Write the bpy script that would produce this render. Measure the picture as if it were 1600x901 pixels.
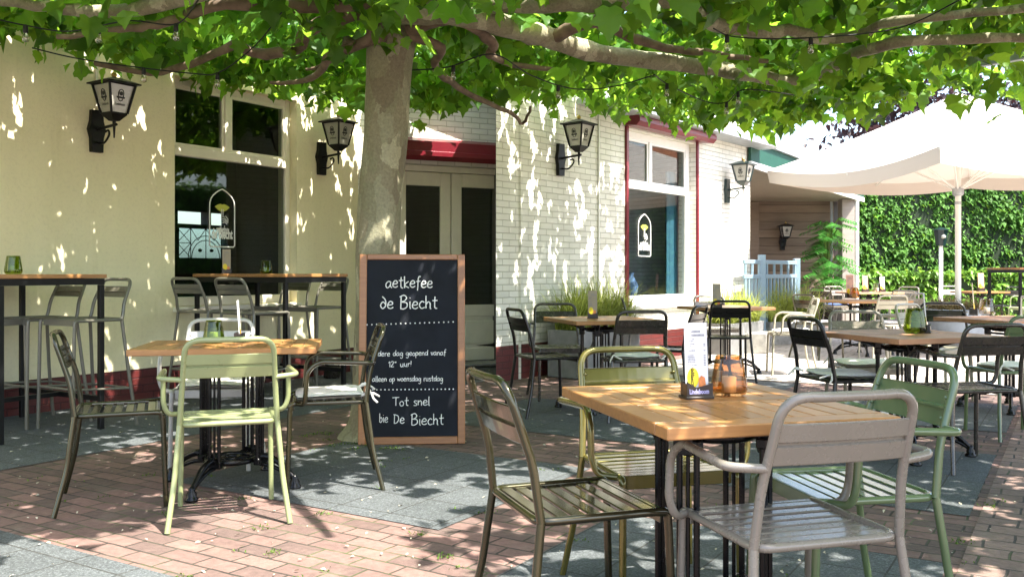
import bpy, math, random
import numpy as np
from mathutils import Vector, Matrix, Euler
random.seed(7); RNG = np.random.default_rng(11)
S = bpy.context.scene; COL = S.collection; D = bpy.data; R = math.radians; PI = math.pi
for _o in list(D.objects): D.objects.remove(_o)

# ------------------------------------------------------------ camera
F, H, YH = 1430.0, 1.115, 425.0
cam = D.objects.new('camera', D.cameras.new('camera')); COL.objects.link(cam)
cam.location = (0, 0, H); cam.rotation_euler = (R(90), 0, 0)
cam.data.sensor_width = 36; cam.data.lens = 36 * F / 1600; cam.data.shift_y = -(450.5 - YH) / 1600
cam.data.clip_end = 2000; cam.data.clip_start = .05
S.camera = cam
# ------------------------------------------------------------ light
SUN_AZ, SUN_EL = 128.5, 60.0
W = D.worlds.new('World'); S.world = W; W.use_nodes = True
nt = W.node_tree; bg = nt.nodes['Background']
sky = nt.nodes.new('ShaderNodeTexSky'); sky.sky_type = 'NISHITA'; sky.sun_disc = False
sky.sun_elevation = R(SUN_EL); sky.sun_rotation = R(SUN_AZ); sky.air_density = 1.0; sky.dust_density = 2.5; sky.ozone_density = 1.0
nt.links.new(sky.outputs[0], bg.inputs[0]); bg.inputs[1].default_value = .15
sl = D.lights.new('sun', 'SUN'); sl.energy = 4.5; sl.angle = R(.5); sl.color = (1, .95, .86)
so = D.objects.new('sun', sl); COL.objects.link(so)
sd = Vector((math.sin(R(SUN_AZ)) * math.cos(R(SUN_EL)), math.cos(R(SUN_AZ)) * math.cos(R(SUN_EL)), math.sin(R(SUN_EL))))
so.rotation_euler = sd.to_track_quat('Z', 'Y').to_euler(); so.location = (6, -5, 12)
S.view_settings.view_transform = 'Standard'; S.view_settings.look = 'None'; S.view_settings.exposure = 2.1; S.view_settings.gamma = 1
S.view_settings.use_curve_mapping = False
S.render.engine = 'CYCLES'; S.cycles.use_denoising = True
S.cycles.max_bounces = 10; S.cycles.transparent_max_bounces = 24; S.cycles.diffuse_bounces = 5; S.cycles.glossy_bounces = 5

def P(px, py, z):
    Y = (H - z) * F / (py - YH); return Vector(((px - 800) / F * Y, Y, z))
def PY(px, py, Y): return Vector(((px - 800) / F * Y, Y, H - (py - YH) / F * Y))

# ------------------------------------------------------------ materials
def newmat(name):
    m = D.materials.new(name); m.use_nodes = True; n = m.node_tree
    return m, n, n.nodes['Principled BSDF']
def N(n, t, **kw):
    x = n.nodes.new(t)
    for k, v in kw.items():
        if hasattr(x, k): setattr(x, k, v)
    return x
def L(n, a, b): n.links.new(a, b)
def ramp(n, fac, stops):
    r = N(n, 'ShaderNodeValToRGB'); L(n, fac, r.inputs[0]); e = r.color_ramp.elements
    while len(e) < len(stops): e.new(.5)
    for i, (p, c) in enumerate(stops): e[i].position = p; e[i].color = (*c, 1)
    return r.outputs[0]
def noise(n, vec, scale, detail=4, rough=.55):
    x = N(n, 'ShaderNodeTexNoise'); x.inputs['Scale'].default_value = scale; x.inputs['Detail'].default_value = detail; x.inputs['Roughness'].default_value = rough
    if vec is not None: L(n, vec, x.inputs['Vector'])
    return x
def mix(n, fac, a, b, mode='MIX'):
    x = N(n, 'ShaderNodeMix'); x.data_type = 'RGBA'; x.blend_type = mode
    if isinstance(fac, (int, float)): x.inputs[0].default_value = fac
    else: L(n, fac, x.inputs[0])
    for s, i in ((a, 6), (b, 7)):
        if isinstance(s, tuple): x.inputs[i].default_value = (*s, 1)
        else: L(n, s, x.inputs[i])
    return x.outputs[2]
def bump(n, b, height, strength, dist=.01):
    x = N(n, 'ShaderNodeBump'); x.inputs['Strength'].default_value = strength; x.inputs['Distance'].default_value = dist
    L(n, height, x.inputs['Height']); L(n, x.outputs[0], b.inputs['Normal']); return x
def objco(n): return N(n, 'ShaderNodeTexCoord').outputs['Object']

def paint(name, c, rough=.35, metal=0, coat=0, var=.12, sc=9, bmp=0):
    m, n, b = newmat(name); co = objco(n)
    nz = noise(n, co, sc, 5)
    c2 = tuple(x * (1 - var) for x in c); c3 = tuple(min(1, x * (1 + var)) for x in c)
    L(n, ramp(n, nz.outputs[0], [(.3, c2), (.7, c3)]), b.inputs['Base Color'])
    b.inputs['Roughness'].default_value = rough; b.inputs['Metallic'].default_value = metal
    b.inputs['Coat Weight'].default_value = coat; b.inputs['Coat Roughness'].default_value = .08; b.inputs['Specular IOR Level'].default_value = .3 if max(c) < .02 else .5
    nr = noise(n, co, sc * 3, 3); mr = N(n, 'ShaderNodeMapRange'); L(n, nr.outputs[0], mr.inputs[0])
    mr.inputs[3].default_value = max(.02, rough - .04); mr.inputs[4].default_value = rough + .06
    L(n, mr.outputs[0], b.inputs['Roughness'])
    if bmp: bump(n, b, noise(n, co, bmp, 6).outputs[0], .3, .004)
    return m

M = {}
M['pale_green'] = paint('pale_green_paint', (.235, .262, .12), .28, 0, .3, .05)
M['olive_metal'] = paint('olive_bronze_metal', (.042, .037, .016), .16, .6, .6, .05)
M['yellow_olive'] = paint('yellow_olive_metal', (.155, .13, .03), .16, .5, .6, .05)
M['taupe'] = paint('taupe_paint', (.20, .176, .14), .26, 0, .25, .05)
M['green'] = paint('sage_green_paint', (.105, .150, .066), .22, 0, .5, .05)
M['black_paint'] = paint('black_brown_paint', (.009, .008, .0075), .28, 0, .25)
M['dark_taupe'] = paint('dark_taupe_paint', (.040, .034, .027), .26, .1, .4, .05)
M['light_grey'] = paint('light_grey_paint', (.42, .40, .36), .3, 0, .3)
M['beige'] = paint('beige_paint', (.36, .33, .25), .3, 0, .3)
M['white_paint'] = paint('white_paint', (.75, .74, .70), .35, 0, .2, .04)
M['stool_grey'] = paint('stool_olive_grey_paint', (.15, .14, .11), .3, .1, .3)
M['iron'] = paint('black_cast_iron', (.003, .003, .0035), .25, 0, 0, .3, 20)
M['black_steel'] = paint('black_steel', (.0035, .0035, .004), .45, 0, 0)
M['cream_paint'] = paint('cream_woodwork_paint', (.74, .69, .57), .35, 0, .1, .05)
M['white_frame'] = paint('white_window_paint', (.78, .77, .74), .35, 0, .1, .03)
M['red_paint'] = paint('crimson_paint', (.15, .007, .016), .35, 0, .1, .1)
M['green_board'] = paint('green_fascia', (.004, .055, .034), .6)
M['dark_green'] = paint('dark_green_lamp_paint', (.008, .022, .022), .3, 0, .3)
M['grey_metal'] = paint('grey_zinc', (.38, .40, .42), .45, .4)
M['concrete'] = paint('concrete', (.30, .29, .27), .85, 0, 0, .25, 14, 60)
M['planter_grey'] = paint('grey_planter', (.22, .22, .22), .7, 0, 0, .2, 8, 40)
M['planter_blue'] = paint('pale_blue_glazed_pot', (.36, .42, .50), .4, 0, .2)
M['blue_fence'] = paint('pale_blue_fence_paint', (.22, .32, .40), .4, 0, .1, .05)
M['cushion'] = paint('pale_cushion_fabric', (.74, .71, .65), .9, 0, 0, .08, 60, 300)
M['cushion_blue'] = paint('blue_cushion_fabric', (.07, .12, .35), .9, 0, 0, .1, 60, 300)
M['dark_wood'] = paint('dark_stained_wood', (.022, .014, .012), .4, 0, .2, .3, 30)
M['card'] = paint('menu_card_paper', (.70, .68, .68), .6, 0, 0, .04)
M['card_beige'] = paint('beige_menu_card', (.34, .29, .22), .6, 0, 0, .06)
M['card_orange'] = paint('terracotta_menu_card', (.62, .34, .24), .6, 0, 0, .06)
M['ink'] = paint('grey_ink', (.22, .22, .25), .7)
M['ink_black'] = paint('black_ink', (.02, .02, .02), .6)
M['yellow_print'] = paint('yellow_print', (.75, .58, .02), .5)
M['orange_print'] = paint('orange_print', (.70, .22, .06), .5, 0, 0, .3, 60)
M['lilac_print'] = paint('lilac_letters', (.40, .38, .62), .5)
M['chalk'] = paint('white_chalk', (.80, .80, .78), .9, 0, 0, .15, 120)
M['candle'] = paint('candle_wax', (.72, .70, .64), .5)
M['black_rubber'] = paint('black_cable', (.012, .012, .012), .6)
M['gold'] = paint('brass', (.45, .30, .10), .3, .9)
M['opal'] = paint('opal_lamp_glass', (.40, .385, .33), .25, 0, .5, .05)
M['white_vinyl'] = paint('white_vinyl', (.75, .75, .72), .6)
M['yellow_vinyl'] = paint('yellow_green_vinyl', (.45, .45, .06), .6)
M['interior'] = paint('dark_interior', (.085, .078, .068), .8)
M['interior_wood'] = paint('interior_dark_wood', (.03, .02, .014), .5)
M['blue_curtain'] = paint('blue_curtain', (.12, .32, .48), .8)
M['blue_vase'] = paint('blue_white_porcelain', (.20, .30, .60), .2, 0, .5, .6, 25)
M['soil'] = paint('dark_soil', (.03, .022, .015), .95)
M['roof_tile'] = paint('orange_roof_tile', (.42, .14, .05), .7, 0, 0, .3, 40)
M['slate'] = paint('chalkboard_slate', (.0055, .0075, .013), .75, 0, 0, .35, 6)

def mk_glass(name, tint, rough=.02, refl=.05):
    m = D.materials.new(name); m.use_nodes = True; n = m.node_tree; n.nodes.clear()
    out = N(n, 'ShaderNodeOutputMaterial'); tr = N(n, 'ShaderNodeBsdfTransparent'); tr.inputs[0].default_value = (*tint, 1)
    gl = N(n, 'ShaderNodeBsdfGlossy'); gl.inputs['Roughness'].default_value = rough
    lw_ = N(n, 'ShaderNodeLayerWeight'); lw_.inputs[0].default_value = .5
    pw = N(n, 'ShaderNodeMath'); pw.operation = 'POWER'; pw.inputs[1].default_value = 4.0; L(n, lw_.outputs['Facing'], pw.inputs[0])
    fr = N(n, 'ShaderNodeMath'); fr.operation = 'MULTIPLY_ADD'; fr.use_clamp = True; fr.inputs[1].default_value = .9; fr.inputs[2].default_value = refl; L(n, pw.outputs[0], fr.inputs[0])
    mx = N(n, 'ShaderNodeMixShader'); L(n, fr.outputs[0], mx.inputs[0]); L(n, tr.outputs[0], mx.inputs[1]); L(n, gl.outputs[0], mx.inputs[2])
    L(n, mx.outputs[0], out.inputs[0]); return m
M['pane'] = mk_glass('window_glass', (.72, .76, .74))
M['amber_glass'] = mk_glass('amber_glass', (.82, .65, .46))
M['green_glass'] = mk_glass('olive_green_glass', (.60, .67, .27))
M['smoke_glass'] = mk_glass('smoky_glass', (.88, .84, .80))
M['clear_glass'] = mk_glass('bulb_glass', (.8, .76, .66), .03, .22)
M['leaded'] = mk_glass('leaded_pane_glass', (.75, .85, .88))

def mk_wood(name, c1, c2, rough=.38, coat=.15, sc=1.0):
    m, n, b = newmat(name); co = objco(n)
    at = N(n, 'ShaderNodeAttribute'); at.attribute_name = 'plank'
    mp = N(n, 'ShaderNodeMapping'); L(n, co, mp.inputs[0]); mp.inputs['Scale'].default_value = (6 * sc, 60 * sc, 60 * sc)
    ad = N(n, 'ShaderNodeVectorMath'); ad.operation = 'ADD'; L(n, at.outputs['Vector'], ad.inputs[1])
    rot = N(n, 'ShaderNodeVectorMath'); rot.operation = 'MULTIPLY'
    L(n, mp.outputs[0], ad.inputs[0])
    nz = noise(n, ad.outputs[0], 1.0, 6, .65)
    col = ramp(n, nz.outputs[0], [(.25, c2), (.5, tuple((x + y) / 2 for x, y in zip(c1, c2))), (.75, c1)])
    gi = N(n, 'ShaderNodeNewGeometry'); rr = ramp(n, gi.outputs['Random Per Island'], [(0, (.72, .70, .68)), (1, (1.12, 1.1, 1.08))])
    col = mix(n, 1.0, col, rr, 'MULTIPLY')
    L(n, col, b.inputs['Base Color']); b.inputs['Roughness'].default_value = rough; b.inputs['Coat Weight'].default_value = coat; b.inputs['Coat Roughness'].default_value = .25
    bump(n, b, nz.outputs[0], .15, .003); return m
M['teak'] = mk_wood('oiled_teak', (.47, .235, .08), (.29, .13, .042))
M['red_teak'] = mk_wood('reddish_teak', (.58, .30, .165), (.43, .20, .105), .5, 0)
M['frame_wood'] = mk_wood('board_frame_oak', (.40, .18, .065), (.28, .115, .04))
M['siding'] = mk_wood('weathered_siding', (.26, .20, .145), (.17, .125, .09), .75, 0, .3)
M['post_wood'] = mk_wood('grey_weathered_post', (.34, .30, .27), (.24, .21, .19), .8, 0, .3)

def mk_brickwall(name, c1, c2, mortar, rough=.6):
    m, n, b = newmat(name); co = objco(n)
    sx = N(n, 'ShaderNodeSeparateXYZ'); L(n, co, sx.inputs[0]); cx = N(n, 'ShaderNodeCombineXYZ')
    ad = N(n, 'ShaderNodeMath'); ad.operation = 'ADD'; L(n, sx.outputs[0], ad.inputs[0]); L(n, sx.outputs[1], ad.inputs[1])
    L(n, ad.outputs[0], cx.inputs[0]); L(n, sx.outputs[2], cx.inputs[1])
    wob = noise(n, co, 9, 3); wm = N(n, 'ShaderNodeVectorMath'); wm.operation = 'SCALE'; wm.inputs['Scale'].default_value = .008
    L(n, wob.outputs['Color'], wm.inputs[0]); wa = N(n, 'ShaderNodeVectorMath'); L(n, cx.outputs[0], wa.inputs[0]); L(n, wm.outputs[0], wa.inputs[1])
    br = N(n, 'ShaderNodeTexBrick'); L(n, wa.outputs[0], br.inputs['Vector'])
    br.inputs['Scale'].default_value = 1; br.inputs['Brick Width'].default_value = .215; br.inputs['Row Height'].default_value = .066
    br.inputs['Mortar Size'].default_value = .0055; br.inputs['Mortar Smooth'].default_value = .35
    br.inputs['Color1'].default_value = (*c1, 1); br.inputs['Color2'].default_value = (*c2, 1); br.inputs['Mortar'].default_value = (*mortar, 1)
    nz = noise(n, co, 3, 5); col = mix(n, 1, br.outputs[0], ramp(n, nz.outputs[0], [(.3, (.86, .85, .82)), (.7, (1, 1, 1))]), 'MULTIPLY')
    L(n, col, b.inputs['Base Color']); b.inputs['Roughness'].default_value = rough
    inv = N(n, 'ShaderNodeMath'); inv.operation = 'MULTIPLY_ADD'; inv.inputs[1].default_value = -1; inv.inputs[2].default_value = 1; L(n, br.outputs['Fac'], inv.inputs[0])
    n2 = noise(n, co, 60, 4); a2 = N(n, 'ShaderNodeMath'); a2.operation = 'MULTIPLY_ADD'; a2.inputs[1].default_value = .35
    L(n, n2.outputs[0], a2.inputs[0]); L(n, inv.outputs[0], a2.inputs[2]); bump(n, b, a2.outputs[0], .8, .012)
    return m
M['white_brick'] = mk_brickwall('white_painted_brick', (.80, .78, .70), (.72, .70, .62), (.52, .50, .42))
M['red_brick_paint'] = mk_brickwall('crimson_painted_brick', (.115, .017, .015), (.09, .013, .012), (.06, .009, .009), .5)

def mk_stucco():
    m, n, b = newmat('cream_stucco'); co = objco(n)
    nz = noise(n, co, 1.3, 4); st = N(n, 'ShaderNodeMapping'); L(n, co, st.inputs[0]); st.inputs['Scale'].default_value = (3, 3, .35)
    n3 = noise(n, st.outputs[0], 1.5, 5)
    col = mix(n, .5, ramp(n, nz.outputs[0], [(.3, (.77, .69, .46)), (.7, (.83, .75, .51))]), ramp(n, n3.outputs[0], [(.35, (.75, .67, .44)), (.65, (.83, .75, .51))]))
    st2 = N(n, 'ShaderNodeMapping'); L(n, co, st2.inputs[0]); st2.inputs['Scale'].default_value = (7, 7, .8); n5 = noise(n, st2.outputs[0], .9, 6, .7)
    col = mix(n, 1, col, ramp(n, n5.outputs[0], [(.26, (.90, .885, .85)), (.42, (1, 1, 1))]), 'MULTIPLY'); n6 = noise(n, co, 35, 4, .7); col = mix(n, 1, col, ramp(n, n6.outputs[0], [(.25, (.88, .88, .88)), (.5, (1, 1, 1))]), 'MULTIPLY')
    L(n, col, b.inputs['Base Color']); b.inputs['Roughness'].default_value = .75
    bump(n, b, noise(n, co, 22, 7, .7).outputs[0], .35, .008); return m
M['stucco'] = mk_stucco()

GA = math.atan2(.525, .85)     # paving grid: u = (.85,-.525), v = (.525,.85)
def uvco(n):
    geo = N(n, 'ShaderNodeNewGeometry'); mp = N(n, 'ShaderNodeMapping'); mp.vector_type = 'POINT'
    mp.inputs['Rotation'].default_value = (0, 0, math.atan2(.525, .85)); L(n, geo.outputs['Position'], mp.inputs[0]); return mp.outputs[0]
def mk_pavers(name, c1, c2, mortar, bw, rh, mort, offs=.5, tintn=.35):
    m, n, b = newmat(name); co = uvco(n)
    wob = noise(n, co, 5, 3); wm = N(n, 'ShaderNodeVectorMath'); wm.operation = 'SCALE'; wm.inputs['Scale'].default_value = .025
    L(n, wob.outputs['Color'], wm.inputs[0]); wa = N(n, 'ShaderNodeVectorMath'); L(n, co, wa.inputs[0]); L(n, wm.outputs[0], wa.inputs[1])
    br = N(n, 'ShaderNodeTexBrick'); br.offset = offs; L(n, wa.outputs[0], br.inputs['Vector'])
    br.inputs['Scale'].default_value = 1; br.inputs['Brick Width'].default_value = bw; br.inputs['Row Height'].default_value = rh
    br.inputs['Mortar Size'].default_value = mort; br.inputs['Mortar Smooth'].default_value = .3; br.inputs['Bias'].default_value = 0
    br.inputs['Color1'].default_value = (*c1, 1); br.inputs['Color2'].default_value = (*c2, 1); br.inputs['Mortar'].default_value = (*mortar, 1)
    nm = noise(n, co, 2.3, 5, .65); L(n, ramp(n, nm.outputs[0], [(.35, tuple(x * .6 for x in mortar)), (.5, mortar), (.58, (.07, .085, .03)), (.68, (.17, .14, .095))]), br.inputs['Mortar'])
    nz = noise(n, co, 1.1, 5, .6); n2 = noise(n, co, 26, 5, .7); n4 = noise(n, co, 7, 4)
    col = mix(n, 1, br.outputs[0], ramp(n, nz.outputs[0], [(.3, (1 - tintn,) * 3), (.7, (1.12,) * 3)]), 'MULTIPLY')
    col = mix(n, 1, col, ramp(n, n2.outputs[0], [(.3, (.72, .72, .72)), (.7, (1.2, 1.2, 1.2))]), 'MULTIPLY')
    col = mix(n, ramp(n, n4.outputs[0], [(.55, (0, 0, 0)), (.78, (.45, .45, .45))]), col, (.20, .17, .13))
    L(n, col, b.inputs['Base Color']); b.inputs['Roughness'].default_value = .85
    inv = N(n, 'ShaderNodeMath'); inv.operation = 'MULTIPLY_ADD'; inv.inputs[1].default_value = -1; inv.inputs[2].default_value = 1; L(n, br.outputs['Fac'], inv.inputs[0])
    a2 = N(n, 'ShaderNodeMath'); a2.operation = 'MULTIPLY_ADD'; a2.inputs[1].default_value = .5; L(n, n2.outputs[0], a2.inputs[0]); L(n, inv.outputs[0], a2.inputs[2])
    bump(n, b, a2.outputs[0], .9, .01); return m
M['red_pavers'] = mk_pavers('red_brick_pavers', (.235, .135, .112), (.125, .082, .07), (.05, .042, .03), .205, .102, .0055)
M['pale_pavers'] = mk_pavers('pale_brick_pavers', (.29, .19, .155), (.22, .145, .12), (.075, .06, .05), .21, .13, .006)
def mk_slab():
    m, n, b = newmat('blue_grey_speckled_slab'); co = uvco(n)
    br = N(n, 'ShaderNodeTexBrick'); br.offset = 0; L(n, co, br.inputs['Vector']); br.inputs['Scale'].default_value = 1
    br.inputs['Brick Width'].default_value = .30; br.inputs['Row Height'].default_value = .30; br.inputs['Mortar Size'].default_value = .004
    br.inputs['Color1'].default_value = (.080, .088, .092, 1); br.inputs['Color2'].default_value = (.070, .078, .082, 1); br.inputs['Mortar'].default_value = (.035, .035, .032, 1)
    v = noise(n, co, 120, 3, .8); col = mix(n, 1, br.outputs[0], ramp(n, v.outputs[0], [(.35, (.55, .55, .55)), (.52, (1, 1, 1)), (.66, (2.1, 2.1, 2.1))]), 'MULTIPLY')
    nz = noise(n, co, 1.6, 5); col = mix(n, 1, col, ramp(n, nz.outputs[0], [(.3, (.75, .75, .72)), (.7, (1.15, 1.15, 1.15))]), 'MULTIPLY')
    L(n, col, b.inputs['Base Color']); b.inputs['Roughness'].default_value = .8
    inv = N(n, 'ShaderNodeMath'); inv.operation = 'MULTIPLY_ADD'; inv.inputs[1].default_value = -1; inv.inputs[2].default_value = 1; L(n, br.outputs['Fac'], inv.inputs[0])
    a2 = N(n, 'ShaderNodeMath'); a2.operation = 'MULTIPLY_ADD'; a2.inputs[1].default_value = .6; L(n, v.outputs[0], a2.inputs[0]); L(n, inv.outputs[0], a2.inputs[2])
    bump(n, b, a2.outputs[0], .7, .006); return m
M['slab'] = mk_slab()

def mk_leaf(name, dark, light, trans, rough=.45, tw=.5):
    m = D.materials.new(name); m.use_nodes = True; n = m.node_tree; b = n.nodes['Principled BSDF']; out = n.nodes['Material Output']
    gi = N(n, 'ShaderNodeNewGeometry'); col = ramp(n, gi.outputs['Random Per Island'], [(0, dark), (.8, light), (1, tuple(min(1, x * 1.5) for x in light))])
    L(n, col, b.inputs['Base Color']); b.inputs['Roughness'].default_value = rough; b.inputs['Specular IOR Level'].default_value = .25
    t = N(n, 'ShaderNodeBsdfTranslucent'); tc = ramp(n, gi.outputs['Random Per Island'], [(0, tuple(x * .3 for x in trans)), (.6, tuple(x * .8 for x in trans)), (1, tuple(min(1, x * 1.25) for x in trans))]); L(n, tc, t.inputs[0])
    mx = N(n, 'ShaderNodeMixShader'); mx.inputs[0].default_value = tw; L(n, b.outputs[0], mx.inputs[1]); L(n, t.outputs[0], mx.inputs[2]); L(n, mx.outputs[0], out.inputs[0]); return m
M['plane_leaf'] = mk_leaf('plane_leaves', (.035, .105, .014), (.07, .18, .03), (.38, .66, .05), .42, .54)
M['ivy_leaf'] = mk_leaf('ivy_leaves', (.04, .11, .018), (.09, .22, .035), (.22, .42, .05), .6, .35)
M['hedge_leaf'] = mk_leaf('hedge_leaves', (.07, .16, .02), (.14, .28, .04), (.3, .5, .06), .4, .35)
M['grass_leaf'] = mk_leaf('planter_grass', (.16, .22, .04), (.36, .40, .08), (.55, .60, .12), .5, .4)
M['dry_grass'] = mk_leaf('brown_green_grass', (.12, .10, .04), (.24, .19, .08), (.3, .25, .1), .6, .35)
M['palm_leaf'] = mk_leaf('potted_plant_leaves', (.03, .11, .02), (.06, .22, .04), (.15, .45, .06), .3, .35)
M['beech_leaf'] = mk_leaf('copper_beech_leaves', (.022, .016, .02), (.045, .03, .035), (.07, .03, .03), .4, .25)
M['weed'] = mk_leaf('weed_leaves', (.06, .12, .02), (.12, .2, .04), (.2, .3, .05))
M['petal'] = mk_leaf('yellow_flower', (.5, .45, .03), (.6, .5, .05), (.6, .5, .05))
def mk_bark():
    m, n, b = newmat('plane_bark'); co = objco(n)
    mp = N(n, 'ShaderNodeMapping'); L(n, co, mp.inputs[0]); mp.inputs['Scale'].default_value = (1, 1, .5)
    dn = noise(n, mp.outputs[0], 9, 4, .6); sc_ = N(n, 'ShaderNodeVectorMath'); sc_.operation = 'SCALE'; sc_.inputs['Scale'].default_value = .16; L(n, dn.outputs['Color'], sc_.inputs[0])
    ad = N(n, 'ShaderNodeVectorMath'); L(n, mp.outputs[0], ad.inputs[0]); L(n, sc_.outputs[0], ad.inputs[1])
    vo = N(n, 'ShaderNodeTexVoronoi'); vo.inputs['Scale'].default_value = 11; L(n, ad.outputs[0], vo.inputs['Vector'])
    sp = N(n, 'ShaderNodeSeparateColor'); L(n, vo.outputs['Color'], sp.inputs[0])
    c = ramp(n, sp.outputs[0], [(.0, (.20, .185, .11)), (.35, (.27, .255, .165)), (.62, (.22, .19, .12)), (.80, (.155, .125, .08)), (.86, (.40, .37, .25))]); c.node.color_ramp.interpolation = 'CONSTANT'
    n1 = noise(n, mp.outputs[0], 3.0, 5, .6); c = mix(n, .25, c, ramp(n, n1.outputs[0], [(.35, (.19, .18, .10)), (.5, (.29, .27, .18)), (.65, (.22, .175, .11))]))
    n3 = noise(n, co, 55, 5, .7); c = mix(n, 1, c, ramp(n, n3.outputs[0], [(.3, (.7, .7, .7)), (.7, (1.18, 1.18, 1.18))]), 'MULTIPLY')
    L(n, c, b.inputs['Base Color']); b.inputs['Roughness'].default_value = .8
    a2 = N(n, 'ShaderNodeMath'); a2.operation = 'MULTIPLY_ADD'; a2.inputs[1].default_value = .6; L(n, n3.outputs[0], a2.inputs[0]); L(n, sp.outputs[0], a2.inputs[2]); bump(n, b, a2.outputs[0], .6, .012); return m
M['bark'] = mk_bark()
M['branch_bark'] = paint('brown_branch_bark', (.15, .105, .07), .85, 0, 0, .4, 12, 45)
def mk_canvas():
    m = D.materials.new('cream_parasol_canvas'); m.use_nodes = True; n = m.node_tree; b = n.nodes['Principled BSDF']; out = n.nodes['Material Output']
    b.inputs['Base Color'].default_value = (.62, .56, .50, 1); b.inputs['Roughness'].default_value = .85
    t = N(n, 'ShaderNodeBsdfTranslucent'); t.inputs[0].default_value = (.75, .62, .50, 1)
    mx = N(n, 'ShaderNodeMixShader'); mx.inputs[0].default_value = .10; L(n, b.outputs[0], mx.inputs[1]); L(n, t.outputs[0], mx.inputs[2]); L(n, mx.outputs[0], out.inputs[0]); return m
M['canvas'] = mk_canvas()

# ------------------------------------------------------------ mesh helpers
def rotz(a): return Matrix.Rotation(a, 4, 'Z')
class MB:
    def __init__(s): s.v = []; s.f = []; s.sm = []
    def add(s, vs, fs, smooth=False, mat=None):
        o = len(s.v)
        for p in vs:
            p = Vector(p); s.v.append(tuple(mat @ p if mat is not None else p))
        for q in fs: s.f.append(tuple(i + o for i in q)); s.sm.append(smooth)
        return s
    def box(s, x0, x1, y0, y1, z0, z1, bev=0.0, mat=None):
        if bev <= 0:
            vs = [(x, y, z) for z in (z0, z1) for y in (y0, y1) for x in (x0, x1)]
            fs = [(0, 2, 3, 1), (4, 5, 7, 6), (0, 1, 5, 4), (2, 6, 7, 3), (0, 4, 6, 2), (1, 3, 7, 5)]
            return s.add(vs, fs, False, mat)
        b = min(bev, (x1 - x0) * .45, (y1 - y0) * .45, (z1 - z0) * .45)
        ring = [(x0 + b, y0), (x1 - b, y0), (x1, y0 + b), (x1, y1 - b), (x1 - b, y1), (x0 + b, y1), (x0, y1 - b), (x0, y0 + b)]
        ins = [(x0 + b, y0 + b), (x1 - b, y0 + b), (x1 - b, y0 + b), (x1 - b, y1 - b), (x1 - b, y1 - b), (x0 + b, y1 - b), (x0 + b, y1 - b), (x0 + b, y0 + b)]
        vs = [(*p, z0) for p in ins] + [(*p, z0 + b) for p in ring] + [(*p, z1 - b) for p in ring] + [(*p, z1) for p in ins]
        fs = []
        for k in range(3):
            for i in range(8):
                j = (i + 1) % 8; fs.append((k * 8 + i, k * 8 + j, k * 8 + 8 + j, k * 8 + 8 + i))
        fs += [tuple(range(24, 32)), tuple(reversed(range(0, 8)))]
        return s.add(vs, fs, False, mat)
    def tube(s, pts, r, n=8, closed=False, smooth=True, caps=True, mat=None, squash=None):
        pts = [Vector(p) for p in pts]; m = len(pts)
        rs = r if isinstance(r, (list, tuple)) else [r] * m
        T = []
        for i in range(m):
            a = pts[(i - 1) % m] if (closed or i > 0) else pts[i]; b = pts[(i + 1) % m] if (closed or i < m - 1) else pts[i]
            t = (b - a); T.append(t.normalized() if t.length > 1e-9 else Vector((0, 0, 1)))
        u = T[0].orthogonal().normalized(); vs = []
        for i in range(m):
            u = (u - T[i] * u.dot(T[i]));
            u = u.normalized() if u.length > 1e-6 else T[i].orthogonal().normalized()
            w = T[i].cross(u)
            for k in range(n):
                a = 2 * PI * k / n; vs.append(pts[i] + (u * math.cos(a) + w * math.sin(a)) * rs[i])
        fs = []
        for i in range(m if closed else m - 1):
            j = (i + 1) % m
            for k in range(n): l = (k + 1) % n; fs.append((i * n + k, i * n + l, j * n + l, j * n + k))
        s.add(vs, fs, smooth, mat)
        if caps and not closed:
            s.add(vs[:n], [tuple(reversed(range(n)))], False, mat); s.add(vs[-n:], [tuple(range(n))], False, mat)
        return s
    def lathe(s, prof, n=24, smooth=True, c=(0, 0, 0), mat=None, caps=True):
        vs = [(c[0] + r * math.cos(2 * PI * k / n), c[1] + r * math.sin(2 * PI * k / n), c[2] + z) for r, z in prof for k in range(n)]
        fs = [(i * n + k, i * n + (k + 1) % n, (i + 1) * n + (k + 1) % n, (i + 1) * n + k) for i in range(len(prof) - 1) for k in range(n)]
        s.add(vs, fs, smooth, mat)
        if caps:
            if prof[0][0] > 1e-4: s.add(vs[:n], [tuple(reversed(range(n)))], False, mat)
            if prof[-1][0] > 1e-4: s.add(vs[-n:], [tuple(range(n))], False, mat)
        return s
    def prism(s, poly, y0, y1, mat=None):   # polygon in x,z, extruded along y
        n = len(poly); vs = [(x, y0, z) for x, z in poly] + [(x, y1, z) for x, z in poly]
        fs = [tuple(range(n)), tuple(reversed(range(n, 2 * n)))] + [(i, i + n, (i + 1) % n + n, (i + 1) % n) for i in range(n)]
        return s.add(vs, fs, False, mat)
    def mesh(s, name, mat=None):
        me = D.meshes.new(name); me.from_pydata(s.v, [], s.f); me.polygons.foreach_set('use_smooth', s.sm)
        if mat is not None: me.materials.append(mat)
        me.update(); return me
def obj(name, mb, mat=None, parent=None, loc=(0, 0, 0), rz=0):
    me = mb if isinstance(mb, bpy.types.Mesh) else mb.mesh(name, mat)
    o = D.objects.new(name, me); COL.objects.link(o); o.location = loc; o.rotation_euler = (0, 0, rz)
    if parent is not None: o.parent = parent
    return o
def thing(name, label, cat, loc=(0, 0, 0), rz=0, group=None):
    o = D.objects.new(name, None); COL.objects.link(o); o.location = loc; o.rotation_euler = (0, 0, rz); o.empty_display_size = .1
    return tag(o, label, cat, group)
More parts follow.
